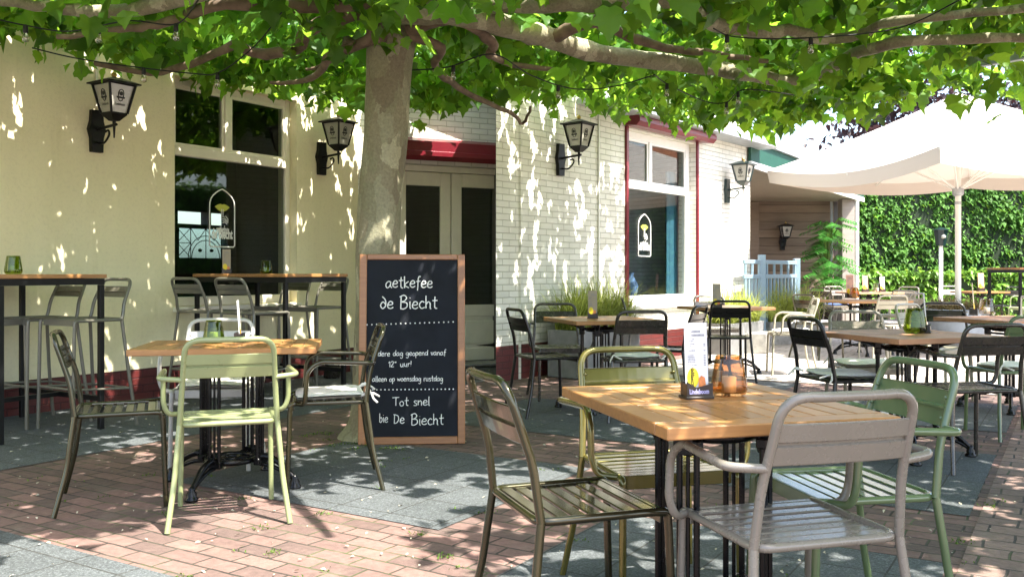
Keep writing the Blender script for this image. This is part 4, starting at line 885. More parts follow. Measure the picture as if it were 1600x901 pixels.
def menu(label, p, deg, card='card', full=True, sc=1.0, group='menu cards in dark wooden stands'):
    t = thing('menu_stand', label, 'menu', p, R(deg), group)
    mb = MB(); mb.box(-.045, .045, -.03, .03, 0, .008, .002); mb.prism([(-.041, .008), (.041, .008), (.041, .048), (.020, .040), (-.012, .034), (-.041, .052)], -.026, -.021); mb.box(-.041, .041, .006, .024, .008, .05, .002); mb.box(-.041, -.037, -.0205, .0055, .008, .045); mb.box(.037, .041, -.0205, .0055, .008, .045)
    base = obj('base', mb, M['dark_wood'], t)
    tilt = Matrix.Translation((0, -.006, .009)) @ Matrix.Rotation(R(-4), 4, 'X')
    mb = MB(); mb.box(-.0365, .0365, -.0015, .0015, 0, .215, 0, tilt); cd = obj('card', mb, M[card], t)
    mb = MB()
    def bar(x0, x1, z0, z1): mb.add([tilt @ Vector(q) for q in ((x0, -.0022, z0), (x1, -.0022, z0), (x1, -.0022, z1), (x0, -.0022, z1))], [(0, 1, 2, 3)])
    rg = random.Random(5)
    for row, (a_, w_) in enumerate(((-.014, .004), (-.014, .004))):
        x = -.014
        for k in range(7 + row * 3): bar(x, x + .0028, .186 - row * .011, .192 - row * .011); x += .0042
    z = .165
    while z > .085:
        if rg.random() < .85:
            x = -.028; e = x + rg.uniform(.012, .024)
            while x < e: w = rg.uniform(.002, .005); bar(x, x + w, z, z + .0022); x += w + .0012
            if z < .155: bar(.024, .030, z, z + .0022)
        z -= .0048
    obj('print', mb, M['ink'], cd)
    mb = MB(); k = 16; el = [(-.013 + .019 * math.cos(2 * PI * i / k), .052 + .030 * math.sin(2 * PI * i / k)) for i in range(k)]
    mb.add([tilt @ Vector((x, -.0026, z)) for x, z in el], [tuple(range(k))]); obj('yellow_picture', mb, M['yellow_print'], cd)
    mb = MB(); mb.add([tilt @ Vector((x, -.0030, z)) for x, z in ((.004, .024), (.028, .030), (.025, .052), (.014, .058), (.005, .050))], [(0, 1, 2, 3, 4)]); obj('orange_picture', mb, M['orange_print'], cd)
    if full:
        mb = MB(); mb.add([tilt @ Vector((-.011 - v.y, -.0034, .054 + v.x)) for v in _txtS[0]], _txtS[1]); obj('lettering', mb, M['ink_black'], cd)
        mb = MB(); mb.add([(v.x - .003, -.0268 - v.z, .016 + v.y) for v in _txtB[0]], _txtB[1]); obj('lettering', mb, M['lilac_print'], base)
    if sc != 1: t.scale = (sc,) * 3
    return t
def on(x, y, z=TZ + .005): return Vector((x, y, z))

# ==== foreground table
table('square teak topped terrace table in the foreground with an amber candle glass', .588, 2.69, 15, .66, .82, 'teak', -6)
G1 = 'chairs round the foreground table'
chair('terrace_chair', 'olive bronze metal chair without arms at the left of the foreground table', .18, 2.68, -71, 'olive_metal', False, G1)
chair('terrace_chair', 'yellow olive metal armchair behind the foreground table facing the camera', .50, 3.18, 195, 'yellow_olive', True, G1)
chair('terrace_chair', 'taupe painted armchair nearest the camera with its back to us', .73, 2.43, 16, 'taupe', True, G1)
chair('terrace_chair', 'sage green metal armchair at the right of the foreground table', 1.035, 2.87, 101, 'green', True, G1)
menu('tall white menu card in a dark stand beside the amber glass on the foreground table', on(*P(1088, 624, TZ).xy), 14)
candle_glass('amber candle glass on the foreground table', on(*P(1139, 619, TZ).xy), 'amber_glass')
# ==== left table
table('rectangular orange teak topped table left of the chalkboard', -1.47, 4.80, 9, .90, .62, 'teak', 22)
G2 = 'chairs round the left table'
chair('terrace_chair', 'pale green armchair with its back to us in front of the left table', -1.31, 4.22, 19, 'pale_green', True, G2)
chair('terrace_chair', 'dark olive bronze chair without arms at the left end of the left table', -1.92, 4.47, -69, 'olive_metal', False, G2)
chair('terrace_chair', 'dark olive bronze armchair with pale cushion in front of the chalkboard', -.97, 4.86, 103, 'olive_metal', True, G2)
chair('terrace_chair', 'light grey armchair with pale cushion behind the left table', -1.72, 5.30, 190, 'light_grey', True, G2)
cushion('pale seat cushion on the bronze armchair in front of the chalkboard', -.97, 4.86, 103)
cushion('pale seat cushion on the grey armchair behind the left table', -1.72, 5.30, 190)
candle_glass('olive green candle glass on the left table behind the pale green chair', on(*P(334, 537, TZ).xy), 'green_glass', 1.0)
menu('menu card seen edge on beside the green glass on the left table', on(*P(374, 535, TZ).xy), 100)

# ==== bar tables and stools on the left
BA, BB = Vector((-3.30, 5.9, 0)), Vector((-2.92, 6.5, 0)); bar_table('tall bar table at the left edge below the cream wall', BA, BB, 1.0)
MC, MD = Vector((-1.93, 7.8, 0)), Vector((-1.55, 8.42, 0)); bar_table('tall bar table below the large cream window', MC, MD, 1.12)
G3 = 'bar stools under the tall tables'
for lb, x, y, dg in (('dark grey bar stool by the cream wall, left of two at the leftmost tall table', -3.49, 6.75, 148), ('dark grey bar stool by the cream wall, right of two at the leftmost tall table', -3.08, 6.58, 148),
                     ('dark grey bar stool before the left half of the cream window, its back to us', -2.66, 8.04, -31), ('dark grey bar stool before the right half of the cream window, its back to us', -2.18, 7.72, -31),
                     ('dark grey bar stool behind the tall table, under the right edge of the cream window', -2.30, 9.05, 148), ('dark grey bar stool behind the tall table, next to the tree trunk', -1.89, 8.85, 148),
                     ('dark grey bar stool at the left edge of the picture, mostly cut off', -3.75, 6.45, -118)):
    chair('bar_stool', lb, x, y, dg, 'stool_grey', False, G3, .77, 'bar stool')
candle_glass('olive green candle glass on the tall table at the left edge', Vector((-3.28, 6.02, 1.102)), 'green_glass', 1.0)
candle_glass('olive green candle glass on the tall table below the cream window', Vector((PY(416, 0, 8.5).x, 8.5, 1.102)), 'green_glass', 1.0)
menu('menu card standing on the tall table below the cream window', Vector((PY(354, 0, 8.45).x, 8.45, 1.102)), 22, 'card_beige', False)
mb = MB(); mb.lathe([(.07, 0), (.09, .01), (.085, .14), (.095, .15), (.08, .155), (.075, .14), (.0, .135)], 20); tag(obj('bucket', mb, M['dark_taupe'], None, P(519, 590, .004)), 'small dark bucket on the ground at the foot of the cream wall', 'bucket')

# ==== chalkboard
bd = thing('chalkboard', 'tall chalkboard in an orange oak frame leaning on the plane tree with white chalk writing', 'chalkboard', ((643.5 - 800) / F * 5.93, 5.93, .002), R(4))
BW, BH, fw = .69, 1.235, .048; lean = Matrix.Rotation(R(-5.5), 4, 'X')
mb = MB(); mb.box(-BW / 2, -BW / 2 + fw, -.018, .012, 0, BH, .004, lean); mb.box(BW / 2 - fw, BW / 2, -.018, .012, 0, BH, .004, lean); mb.box(-BW / 2 + fw + .001, BW / 2 - fw - .001, -.018, .012, 0, fw, .004, lean); mb.box(-BW / 2 + fw + .001, BW / 2 - fw - .001, -.018, .012, BH - fw * .75, BH, .004, lean); obj('frame', mb, M['frame_wood'], bd)
mb = MB(); mb.box(-BW / 2 + fw, BW / 2 - fw, -.006, .008, fw, BH - fw * .75, 0, lean); obj('slate', mb, M['slate'], bd)
GL = {'a': ([[(.8, .9), (.45, 1), (.1, .6), (.15, .12), (.45, .05), (.75, .5), (.82, .95), (.78, .3), (1., .02)]], 1.05), 'e': ([[(.1, .5), (.7, .6), (.72, .9), (.4, 1.02), (.1, .6), (.15, .15), (.5, 0), (.85, .2)]], .95),
 't': ([[(.4, 1.7), (.35, .8), (.4, .1), (.7, .02)], [(.05, 1.08), (.75, 1.12)]], .8), 'k': ([[(.1, 1.8), (.12, 0)], [(.75, 1.0), (.15, .45), (.8, 0)]], .9), 'f': ([[(.75, 1.7), (.5, 1.75), (.35, 1.3), (.32, .4), (.25, -.4)], [(.05, .95), (.7, 1.0)]], .75),
 'd': ([[(.75, .85), (.4, 1), (.08, .5), (.3, .02), (.68, .3), (.82, 1.0)], [(.88, 1.8), (.8, .6), (.85, .0)]], 1.0), '6': ([[(.75, .6), (.4, .95), (.08, .45), (.35, 0), (.75, .4), (.72, 1.2), (.3, 1.7)]], .95),
 'B': ([[(.2, 1.75), (.15, 0)], [(.0, 1.6), (.6, 1.85), (.95, 1.45), (.6, 1.0), (.25, .95)], [(.3, .97), (.95, .85), (1.0, .3), (.55, -.02), (.1, .02)]], 1.2), 'i': ([[(.2, 1), (.2, .1), (.35, 0)], [(.2, 1.42), (.23, 1.46)]], .45), 'c': ([[(.75, .85), (.4, 1), (.08, .5), (.35, 0), (.8, .15)]], .85),
 'h': ([[(.12, 1.8), (.12, 0)], [(.13, .6), (.45, 1), (.7, .75), (.7, .1), (.85, 0)]], .95), 'r': ([[(.12, 1), (.14, 0)], [(.14, .6), (.4, .98), (.65, .9)]], .7), 'g': ([[(.75, .85), (.4, 1), (.08, .55), (.35, .1), (.72, .5), (.78, 1.0), (.75, -.4), (.45, -.8), (.1, -.55)]], .95),
 'o': ([[(.45, 1), (.1, .6), (.25, .05), (.65, .1), (.75, .65), (.45, 1)]], .9), 'p': ([[(.1, 1), (.12, -.8)], [(.12, .7), (.5, 1.02), (.78, .6), (.5, .05), (.14, .2)]], .9), 'n': ([[(.1, 1), (.12, 0)], [(.12, .6), (.45, 1), (.68, .75), (.7, 0)]], .9),
 'v': ([[(.05, 1), (.35, 0), (.7, 1)]], .75), 'u': ([[(.1, 1), (.12, .25), (.4, 0), (.68, .3)], [(.7, 1), (.72, .1), (.88, 0)]], .95), '!': ([[(.2, 1.7), (.15, .5)], [(.13, .05), (.15, .1)]], .4), '1': ([[(.05, 1.2), (.35, 1.6), (.35, 0)]], .6), '2': ([[(.05, 1.3), (.4, 1.65), (.7, 1.3), (.4, .6), (.05, 0), (.8, .03)]], .9),
 'w': ([[(.05, 1), (.2, .1), (.45, .8), (.7, .1), (.95, 1)]], 1.05), 's': ([[(.65, .9), (.35, 1), (.15, .75), (.6, .35), (.5, .02), (.08, .08)]], .75), 'l': ([[(.15, 1.8), (.15, .1), (.3, 0)]], .4), 'T': ([[(-.2, 1.7), (1.0, 1.78)], [(.42, 1.75), (.4, 0)]], 1.0), 'D': ([[(.2, 1.7), (.15, 0)], [(.0, 1.65), (.8, 1.4), (.95, .7), (.6, .1), (.1, 0)]], 1.15),
 'b': ([[(.12, 1.8), (.12, .05)], [(.12, .7), (.5, 1), (.78, .5), (.45, 0), (.12, .1)]], .9), '-': ([[(.05, 1.5), (.55, 1.56)], [(.1, 1.25), (.5, 1.28)]], .75), ' ': ([], .75)}
def write(mb, txt, X0, X1, base, xh, thick, slope=0.0, cx=275.0):
    U = .001432; tot = sum(GL[c][1] for c in txt); k = (X1 - X0) / tot; x = X0; rg = random.Random(len(txt))
    for ch in txt:
        st, w = GL[ch]
        for s_ in st:
            dy = rg.uniform(-.06, .06); pts = crom([Vector(((x + a_ * k - cx) * U, -.0075, BH - ((base - slope * (x - X0) - (b_ + dy) * xh) - 14) * U)) for a_, b_ in s_], 4)
            mb.tube([lean @ p for p in pts], thick, 5)
        x += w * k
def dots(mb, X0, X1, base, n, slope):
    U = .001432
    for i in range(n):
        x = X0 + (X1 - X0) * i / (n - 1); c = lean @ Vector(((x - 275) * U, -.007, BH - ((base - slope * (x - X0)) - 14) * U)); mb.lathe([(.001, -.005), (.0048, -.002), (.0048, .002), (.001, .005)], 8, True, c)
mb = MB(); write(mb, 'aetkefee', 152, 370, 168, 30, .0040, .0); write(mb, '6e Biecht', 128, 392, 263, 32, .0042, .0); dots(mb, 70, 462, 337, 19, .03); obj('heading_lettering', mb, M['chalk'], bd)
mb = MB(); write(mb, 'iedere dag geopend vanaf', 98, 430, 480, 14, .0024, .012); write(mb, '12- uur!', 168, 274, 529, 15, .0026, .02); write(mb, 'alleen op woensdag rustdag', 95, 416, 594, 14, .0024, .0); dots(mb, 80, 462, 631, 22, .0); obj('opening_hours_lettering', mb, M['chalk'], bd)
mb = MB(); write(mb, 'Tot snel', 192, 358, 704, 22, .0030, .01); write(mb, 'bie ', 128, 182, 776, 22, .0028); write(mb, 'De ', 192, 262, 782, 24, .0030); write(mb, 'Biecht', 270, 420, 790, 27, .0032, .0); obj('farewell_lettering', mb, M['chalk'], bd)

# ==== middle terrace
table('teak table before the grass planter of the shaded brick wall', .73, 7.45, 18, .74, .74, 'teak', 10)
G4 = 'chairs round the table by the brick wall'
chair('terrace_chair', 'black chair without arms left of the table before the grass planter', .27, 7.25, -70, 'black_paint', False, G4)
chair('terrace_chair', 'dark taupe armchair against the grass planter, facing us', .42, 8.10, 186, 'dark_taupe', True, G4)
chair('terrace_chair', 'dark taupe chair with pale cushion, its back to us, by the grass planter table', .93, 7.02, 7, 'dark_taupe', False, G4)
cushion('pale seat cushion on the dark taupe chair at the table before the grass planter', .93, 7.02, 7)
chair('terrace_chair', 'black chair turned left at the right of the table before the grass planter', 1.38, 7.95, 60, 'black_paint', False, G4)
menu('beige menu card on the table before the grass planter', on(*P(926, 498, TZ).xy), -4, 'card_beige', False)
table('teak table in front of the red trimmed window', 2.33, 10.0, 20, .76, .76, 'teak', 20)
G5 = 'chairs round the table before the red trimmed window'
chair('terrace_chair', 'black chair with its back to us at the table before the red trimmed window', 2.22, 9.42, -7, 'black_paint', False, G5)
chair('terrace_chair', 'thin dark chair seen side on below the red trimmed window', 1.50, 10.2, -97, 'dark_taupe', False, G5)
chair('terrace_chair', 'dark chair behind the beige menu at the table before the red trimmed window', 2.42, 10.8, 190, 'dark_taupe', False, G5)
chair('terrace_chair', 'sunlit beige chair with white cushion seen side on before the pale blue fence', 3.02, 9.95, 82, 'beige', True, G5)
cushion('white sunlit cushion on the beige side-on chair before the pale blue fence', 3.02, 9.95, 82)
menu('beige menu card on the table before the red trimmed window', on(*P(1120, 483, TZ).xy), 4, 'card_beige', False, 1.15)
table('reddish teak table with a green candle glass in the right middle ground', 2.42, 5.62, 18, .80, .80, 'red_teak', 12)
G6 = 'chairs round the right middle table'
chair('terrace_chair', 'black chair with white cushion at the left of the reddish table with the green glass', 2.08, 5.78, -76, 'black_paint', False, G6)
cushion('white sunlit cushion on the black chair left of the reddish table', 2.08, 5.78, -76)
chair('terrace_chair', 'taupe chair facing us behind the reddish table with the green glass', 2.50, 6.45, 176, 'taupe', False, G6)
cushion('pale cushion on the taupe chair behind the reddish table', 2.50, 6.45, 176)
chair('terrace_chair', 'dark taupe armchair with its back to us at the reddish table with the green glass', 2.63, 5.30, 8, 'dark_taupe', True, G6)
chair('terrace_chair', 'olive beige chair behind the menu card of the reddish table', 3.68, 7.95, 215, 'beige', False, G6)
candle_glass('bright green candle glass on the reddish table in the right middle ground', on(*P(1430, 521, TZ).xy), 'green_glass', 1.25)
menu('white menu card beside the bright green candle glass', on(*P(1446, 521, TZ).xy), 62, 'card', False, 1.1)
table('reddish teak table with a smoky candle glass near the right edge', 4.05, 7.45, 18, .80, .80, 'red_teak', 0)
G7 = 'chairs round the right edge table'
chair('terrace_chair', 'black chair facing us behind the smoky glass table', 3.93, 8.25, 165, 'black_paint', False, G7)
chair('terrace_chair', 'sage green armchair cut by the right edge of the picture', 3.42, 6.25, 4, 'green', True, G7)
cushion('pale blue grey cushion on the sage green armchair at the right edge', 3.42, 6.25, 4)
chair('terrace_chair', 'black chair behind the sage green armchair at the right edge', 4.62, 7.55, 92, 'black_paint', False, G7)
menu('tall menu card beside the smoky candle glass', on(*P(1521, 493, TZ).xy), 60, 'card_beige', False, 1.25)
candle_glass('smoky candle glass on the table near the right edge', on(*P(1542, 493, TZ).xy), 'smoke_glass', 1.2)
# ==== back terrace
table('pale sunlit teak table with an orange candle glass before the porch', 4.72, 12.3, 12, .95, .80, 'teak', 20)
G8 = 'chairs round the sunlit back table'
chair('terrace_chair', 'olive chair without arms left of the sunlit back table', 3.95, 11.8, -62, 'olive_metal', False, G8)
cushion('white cushion on the olive chair left of the sunlit back table', 3.95, 11.8, -62)
chair('terrace_chair', 'taupe chair right of the sunlit back table', 5.30, 12.55, 38, 'taupe', True, G8)
chair('terrace_chair', 'pale green armchair behind the sunlit back table', 5.95, 14.2, 130, 'beige', True, G8)
chair('terrace_chair', 'beige chair before the sunlit back table with its back to us', 4.7, 11.6, 5, 'beige', False, G8)
cushion('pink white cushion on the beige chair before the sunlit back table', 4.7, 11.6, 5)
menu('terracotta menu card behind the orange candle glass on the back table', on(*P(1328, 466, TZ).xy), 5, 'card_orange', False, 1.5)
candle_glass('orange candle glass on the sunlit back table', on(*(P(1328, 466, TZ).xy + Vector((.02, -.12)))), 'amber_glass', 1.3)
table('dark reddish table deep under the porch edge', 6.75, 17.3, 10, .95, .8, 'red_teak', 20)
G9 = 'chairs round the porch table'
chair('terrace_chair', 'dark taupe chair left of the porch table', 5.9, 17.2, -40, 'dark_taupe', False, G9)
chair('terrace_chair', 'taupe chair with blue cushion facing us behind the porch table', 6.45, 18.05, 185, 'taupe', False, G9)
cushion('deep blue cushion on the chair behind the porch table', 6.45, 18.05, 185, 'cushion_blue')
chair('terrace_chair', 'taupe chair right of the porch table before the low hedge', 7.55, 17.6, 140, 'taupe', False, G9)
menu('terracotta menu card on the porch table', on(6.6, 17.1), 0, 'card_orange', False, 1.4); menu('white menu card on the porch table', on(6.98, 17.25), 10, 'card', False, 1.3)
candle_glass('small smoky candle glass on the porch table between two menu cards', on(6.8, 17.05), 'smoke_glass', 1.4)
table('small far table with an orange menu before the low hedge', 9.2, 18.0, 10, .8, .7, 'teak', 20)
G10 = 'chairs round the far hedge table'
chair('terrace_chair', 'white chair left of the far table before the low hedge', 8.95, 18.6, 170, 'light_grey', False, G10)
chair('terrace_chair', 'black chair right of the far table before the low hedge', 9.75, 18.2, 20, 'black_paint', False, G10)
chair('terrace_chair', 'pale green armchair in the sun at the far right before the low hedge', 9.55, 17.0, 95, 'pale_green', True, G10)
menu('terracotta menu card on the far table before the low hedge', on(9.2, 17.95), 0, 'card_orange', False, 1.6)
bar_table('tall bar table at the right edge before the hedge', Vector((7.22, 13.0, 0)), Vector((8.1, 13.2, 0)), .6, 1.18)
chair('bar_stool', 'pale grey bar stool at the tall table on the right edge', 7.45, 12.8, 10, 'light_grey', False, G3, .77, 'bar stool')

# ------------------------------------------------------------ planters
def grass_tuft(label, c, rot, lx, ly, z0, n, hgt, mat, seed, lean_=.55):
    rg = random.Random(seed); mb = MB(); vs = []; fs = []
    for i in range(n):
        x, y = rg.uniform(-lx, lx), rg.uniform(-ly, ly); a = rg.uniform(0, 2 * PI); ln = rg.uniform(.6, 1.15) * hgt; sp = rg.uniform(.25, 1.1) * lean_ * 1.7; w = .0065; p = Vector((x, y, 0)); d = Vector((math.cos(a), math.sin(a), 0)); s_ = Vector((-d.y, d.x, 0)); o = len(vs); k = 5
        for j in range(k + 1):
            t = j / k; q = p + d * ln * sp * t ** 1.4 + Vector((0, 0, ln * (t - .75 * sp * t * t * 1.1))); ww = w * (1 - t) + .0008; vs += [q - s_ * ww, q + s_ * ww]
        fs += [(o + 2 * j, o + 2 * j + 1, o + 2 * j + 3, o + 2 * j + 2) for j in range(k)]
    mb.add(vs, fs, True); return tag(obj('ornamental_grass', mb, M[mat], None, (c[0], c[1], z0), rot), label, 'grass plant', 'ornamental grasses in the planters')
def planter(label, c, rot, lx, ly, h, mat='planter_grey'):
    t = thing('planter', label, 'planter', (c[0], c[1], .0045), rot, 'planters along the wall'); mb = MB(); w = .03
    mb.box(-lx, lx, -ly, -ly + w, 0, h, .006); mb.box(-lx, lx, ly - w, ly, 0, h, .006); mb.box(-lx, -lx + w, -ly + w, ly - w, 0, h, .006); mb.box(lx - w, lx, -ly + w, ly - w, 0, h, .006); obj('box', mb, M[mat], t)
    mb = MB(); mb.box(-lx + w, lx - w, -ly + w, ly - w, .01, h - .03); obj('soil', mb, M['soil'], t); return t
bn = Vector((math.sin(frB[1]), -math.cos(frB[1]), 0)); bal = Vector((math.cos(frB[1]), math.sin(frB[1]), 0))
pc = wall_pt(frB, 893) + bn * .32; planter('grey box planter with arching grass against the shaded brick wall', pc, frB[1], .62, .2, .5)
grass_tuft('green arching grass in the planter against the shaded brick wall', pc, frB[1], .55, .15, .46, 1500, .78, 'grass_leaf', 1)
pc = wall_pt(frB, 1108) + bn * .38; planter('grey box planter with yellow grass right of the red trimmed window', pc, frB[1], .55, .2, .42)
grass_tuft('yellow green sunlit grass in the planter right of the red trimmed window', pc, frB[1], .5, .16, .38, 1000, .70, 'grass_leaf', 2)
pc = Vector((4.35, 14.35, 0)); planter('grey box planter with yellow grass before the pale blue fence', pc, R(25), .55, .2, .35, 'concrete')
grass_tuft('yellow green grass spilling before the pale blue fence', pc, R(25), .5, .16, .32, 1000, .85, 'grass_leaf', 3)
mb = MB(); mb.box(-.16, .16, -.25, .25, 0, .28, .015); tag(obj('concrete_block', mb, M['concrete'], None, P(1192, 553, .0045) + Vector((0, .3, 0)), R(-20)), 'low sunlit concrete block beside the yellow grass planter', 'block')
# round blue pot under the parasol
UP = Vector(((1497 - 800) / F * 12.8, 12.8, 0))
t = thing('round_planter', 'large pale blue round pot with brownish grass at the foot of the parasol', 'planter', (UP.x - .05, UP.y - .05, .0045)); mb = MB(); mb.lathe([(.28, 0), (.31, .03), (.37, .42), (.40, .43), (.42, .60), (.385, .60), (.37, .50), (.0, .50)], 28); obj('pot', mb, M['planter_blue'], t)
mb = MB(); mb.lathe([(.0, .505), (.36, .51)], 20, False, caps=False); obj('soil', mb, M['soil'], t)
grass_tuft('brownish green grass in the round blue pot', (UP.x - .05, UP.y - .05, 0), 0, .30, .30, .52, 1100, .42, 'dry_grass', 4, .8)
# fence
fn = thing('garden_fence', 'pale blue painted timber fence panels beside the porch', 'fence', (3.82, 14.0, 0)); fo = Vector((3.82, 14.0, 0))
def fpanel(a, b, z, nb):
    a, b = Vector(a) - fo, Vector(b) - fo; d = b - a; ang = math.atan2(d.y, d.x); Ln = d.length; Q = Matrix.Translation(a) @ rotz(ang); mb = MB()
    for zz_ in (.18, z - .28, z - .06): mb.box(.0, Ln, -.02, .02, zz_, zz_ + .06, .004, Q)
    for i in range(nb): x = Ln * (i + .5) / nb; mb.box(x - .022, x + .022, -.014, .014, .24, z - .28, 0, Q)
    for i in range(0, nb, 2): x = Ln * (i + .5) / nb; mb.box(x - .018, x + .018, -.014, .014, z - .22, z - .06, 0, Q)
    obj('panel', mb, M['blue_fence'], fn)
fpanel((3.40, 13.45, 0), (3.80, 13.98, 0), 1.30, 5); fpanel((3.87, 14.0, 0), (4.72, 15.2, 0), 1.30, 9)
for x, y, z in ((3.82, 14.0, 1.38), (4.74, 15.25, 1.34)):
    mb = MB(); mb.box(-.05, .05, -.05, .05, 0, z, .006); obj('post', mb, M['blue_fence'], fn, (x - fo.x, y - fo.y, 0))
# potted split-leaf plant
pl = thing('potted_plant', 'tall green split-leaf plant in a dark pot before the porch wall', 'plant', ((1293 - 800) / F * 19.6, 19.6, 0)); mb = MB(); mb.lathe([(.17, 0), (.24, .45), (.26, .46), (.22, .44), (0, .42)], 18); obj('pot', mb, M['black_steel'], pl)
rg = random.Random(3); vs = []; fs = []; stm = MB()
for i in range(70):
    a = rg.uniform(0, 2 * PI); z = .6 + 1.5 * (i / 70); rad = rg.uniform(.10, .42) * (1.1 - .4 * i / 70); e = Vector((math.cos(a) * rad, math.sin(a) * rad, z + .2)); stm.tube(crom([(0, 0, z - .45), (e.x * .5, e.y * .5, z), tuple(e)], 4), .008, 5)
    d = Vector((math.cos(a), math.sin(a), -.35)).normalized(); s_ = d.cross(Vector((0, 0, 1))).normalized(); ln = rg.uniform(.28, .42)
    for k in range(7):
        for sg in (-1, 1):
            o = len(vs); b0 = e + d * ln * k / 7; tip = b0 + d * ln * .28 + s_ * sg * .26 * math.sin(PI * (k + 1.5) / 9) + Vector((0, 0, -.05)); vs += [b0, b0 + d * ln * .135, tip]; fs.append((o, o + 1, o + 2))
mb = MB(); mb.add(vs, fs, True); obj('foliage', mb, M['palm_leaf'], pl); obj('stem', stm, M['weed'], pl)

# ------------------------------------------------------------ parasol
pr = thing('parasol', 'large square white parasol with cream underside on a white pole', 'parasol', UP)
HD, ZE, ZA = 2.66, 2.68, 3.62; rot0 = math.atan2(-.866, -.5)
cor = [Vector((HD * math.cos(rot0 - k * PI / 2), HD * math.sin(rot0 - k * PI / 2), ZE + (-.12 if k == 0 else 0))) for k in range(4)]
ap = Vector((0, 0, ZA)); mb = MB(); va = MB(); nn = 14
for k in range(4):
    a_, b_ = cor[k], cor[(k + 1) % 4]; vs = []; idx = {}
    for i in range(nn + 1):
        for j in range(nn + 1):
            r_ = i / nn; u = j / nn; p = ap.lerp(a_.lerp(b_, u), r_); sag = 4 * u * (1 - u); p.z -= .16 * sag * r_ * r_ + .10 * math.sin(PI * r_) * (.5 + sag * .5); pull = 1 - .05 * sag * r_; p.x *= pull; p.y *= pull; idx[i, j] = len(vs); vs.append(p)
    mb.add(vs, [(idx[i, j], idx[i + 1, j], idx[i + 1, j + 1], idx[i, j + 1]) for i in range(nn) for j in range(nn)], True)
    ev = [vs[idx[nn, j]] for j in range(nn + 1)]; w2 = []
    for p in ev: w2.append(Vector((p.x * .985, p.y * .985, p.z - .19)))
    va.add(ev + w2, [(j, j + nn + 1, j + nn + 2, j + 1) for j in range(nn)], True)
cv = obj('canopy', mb, M['canvas'], pr); obj('valance', va, M['canvas'], cv)
mb = MB(); mb.tube([(0, 0, .0), (0, 0, ZA - .05)], .04, 14); obj('pole', mb, M['white_paint'], pr)
mb = MB(); mb.lathe([(.05, 2.18), (.075, 2.20), (.075, 2.28), (.05, 2.30)], 14); mb.lathe([(.042, 2.06), (.044, 2.07), (.044, 2.09), (.042, 2.10)], 14); obj('hub', mb, M['grey_metal'], pr)
for k in range(8):
    a_ = cor[k // 2] if k % 2 == 0 else (cor[k // 2].lerp(cor[(k // 2 + 1) % 4], .5) * .95 + Vector((0, 0, -.03)))
    tipp = a_.copy(); tipp.z -= .03; mid = ap.lerp(a_, .52); mid.z -= .15 if k % 2 == 0 else .22
    rb = MB(); rb.tube([ap - Vector((0, 0, .14)), mid, tipp], .016, 6); o = obj('rib', rb, M['white_paint'], pr); rb = MB(); rb.tube([Vector((0, 0, 2.25)), mid], .014, 6); obj('strut', rb, M['white_paint'], o)

# ------------------------------------------------------------ string lights
def string_light(label, path, bulbs):
    pts = crom([P(a_, b_, z_) for a_, b_, z_ in path], 8); t = thing('string_light', label, 'string light', pts[0], 0, 'string lights in the canopy'); o0 = pts[0]
    mb = MB(); mb.tube([p - o0 for p in pts], .0045, 6); obj('cable', mb, M['black_rubber'], t)
    for a_ in bulbs:
        p = pts[int(a_ * (len(pts) - 1))] - o0; so_ = MB(); so_.lathe([(.007, .004), (.013, 0), (.014, -.04), (.011, -.042)], 10, True, p); s1 = obj('socket', so_, M['black_rubber'], t)
        bb = MB(); bb.lathe([(.009, -.04), (.017, -.058), (.020, -.074), (.017, -.089), (.001, -.096)], 14, True, p, caps=False); obj('bulb', bb, M['clear_glass'], s1)
string_light('black string light cable hanging at the upper left', [(-40, 22, 2.5), (40, 40, 2.49), (110, 49, 2.48), (200, 33, 2.5), (275, 38, 2.5), (310, 0, 2.55)], (.22, .5, .8))
string_light('black string light cable above the cream window', [(50, 75, 2.5), (140, 95, 2.45), (300, 115, 2.44), (345, 112, 2.43), (400, 70, 2.55), (440, 20, 2.65)], (.3, .58))
string_light('black string light cable above the brick wall corner', [(640, 110, 2.5), (700, 105, 2.5), (770, 85, 2.52), (830, 118, 2.48), (897, 139, 2.45), (960, 135, 2.46), (1023, 117, 2.5)], (.2, .62))
string_light('black string light cable above the red awning', [(1023, 117, 2.5), (1042, 131, 2.5), (1100, 158, 2.46), (1135, 160, 2.45), (1165, 140, 2.5), (1250, 150, 2.5)], (.2, .6, .75))
string_light('black string light cable along the branches at the upper right', [(1115, 45, 2.5), (1150, 58, 2.5), (1250, 60, 2.5), (1400, 45, 2.55), (1500, 0, 2.6)], (.2, .55))
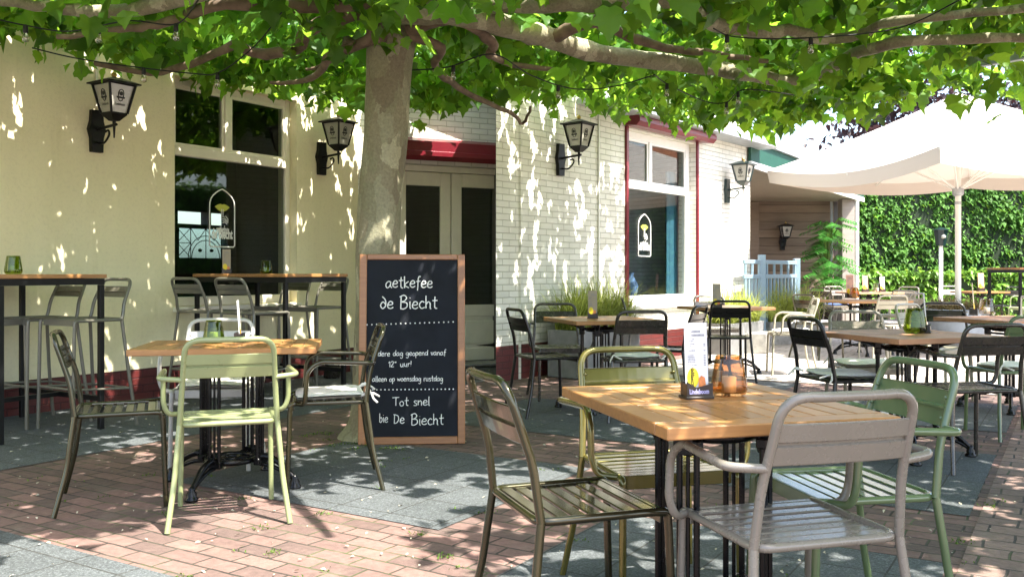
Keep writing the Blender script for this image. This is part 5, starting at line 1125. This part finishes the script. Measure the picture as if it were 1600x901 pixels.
# steel beam in the leaves at the right edge
b0, b1 = P(1535, 92, 2.72), P(1680, 66, 2.72); fr_ = frame(Vector((b0.x, b0.y, 0)), Vector((b1.x, b1.y, 0))); mb = MB(); mb.box(0, fr_[2], -.03, .03, 2.66, 2.76, .004); tag(obj('steel_beam', mb, M['planter_blue'], None, fr_[0], fr_[1]), 'blue grey flat beam among the leaves at the right edge', 'beam')

# ------------------------------------------------------------ ground litter
rg = np.random.default_rng(77)
def scatter_ground(name, n, size, mat, seed, flat=True, near=None):
    r2 = np.random.default_rng(seed); x = r2.uniform(-4, 4.5, n); y = 2.2 + 9 * r2.random(n) ** 1.3
    c = np.column_stack([x, y, np.full(n, .009)]); m = len(c)
    o = obj(name, leaf_mesh(name, c, r2.uniform(0, 6.28, m), r2.normal(0, .12, m) if flat else r2.uniform(-1.4, -.6, m), r2.normal(0, .15, m), r2.uniform(.6, 1.6, m) * size, mat, OVAL), None); o['kind'] = 'stuff'; return o
scatter_ground('leaf_litter', 1400, .016, paint('pale_fallen_flakes', (.45, .40, .30), .9, 0, 0, .3, 3), 5)
def weeds():
    r2 = np.random.default_rng(8); cs = []
    for u, v in [(-2.31, 3.15), (-2.9, 3.15), (-3.4, 3.14), (-2.28, 3.5), (-1.81, 3.3), (-2.8, 2.2), (-3.6, 2.7), (-4.3, 3.2), (-.38, 3.4), (-.38, 4.2), (-.38, 4.9), (-1.0, 4.3), (-2.7, 2.6), (-2.1, 2.9), (-4.6, 3.9), (-1.4, 2.8), (-.1, 4.4), (-3.0, 2.75), (-2.45, 2.45)]:
        cs.append((*uv2xy(u + r2.normal(0, .04), v + r2.normal(0, .04)), 26))
    for k in range(26): a_ = r2.uniform(0, 6.28); cs.append((TREE.x + math.cos(a_) * r2.uniform(.2, .55), TREE.y - .05 + math.sin(a_) * r2.uniform(.2, .5), 24))
    for k in range(60): cs.append((*uv2xy(r2.uniform(-5, .8), r2.uniform(2, 5.2)), 7))
    P_ = np.vstack([np.column_stack([r2.normal(x, .022, k), r2.normal(y, .022, k), np.full(k, .004)]) for x, y, k in cs]); m = len(P_)
    o = obj('weeds', leaf_mesh('weeds', P_, r2.uniform(0, 6.28, m), r2.uniform(-1.3, -.2, m), r2.normal(0, .3, m), r2.uniform(.006, .017, m), M['weed'], OVAL), None); o['kind'] = 'stuff'
weeds()
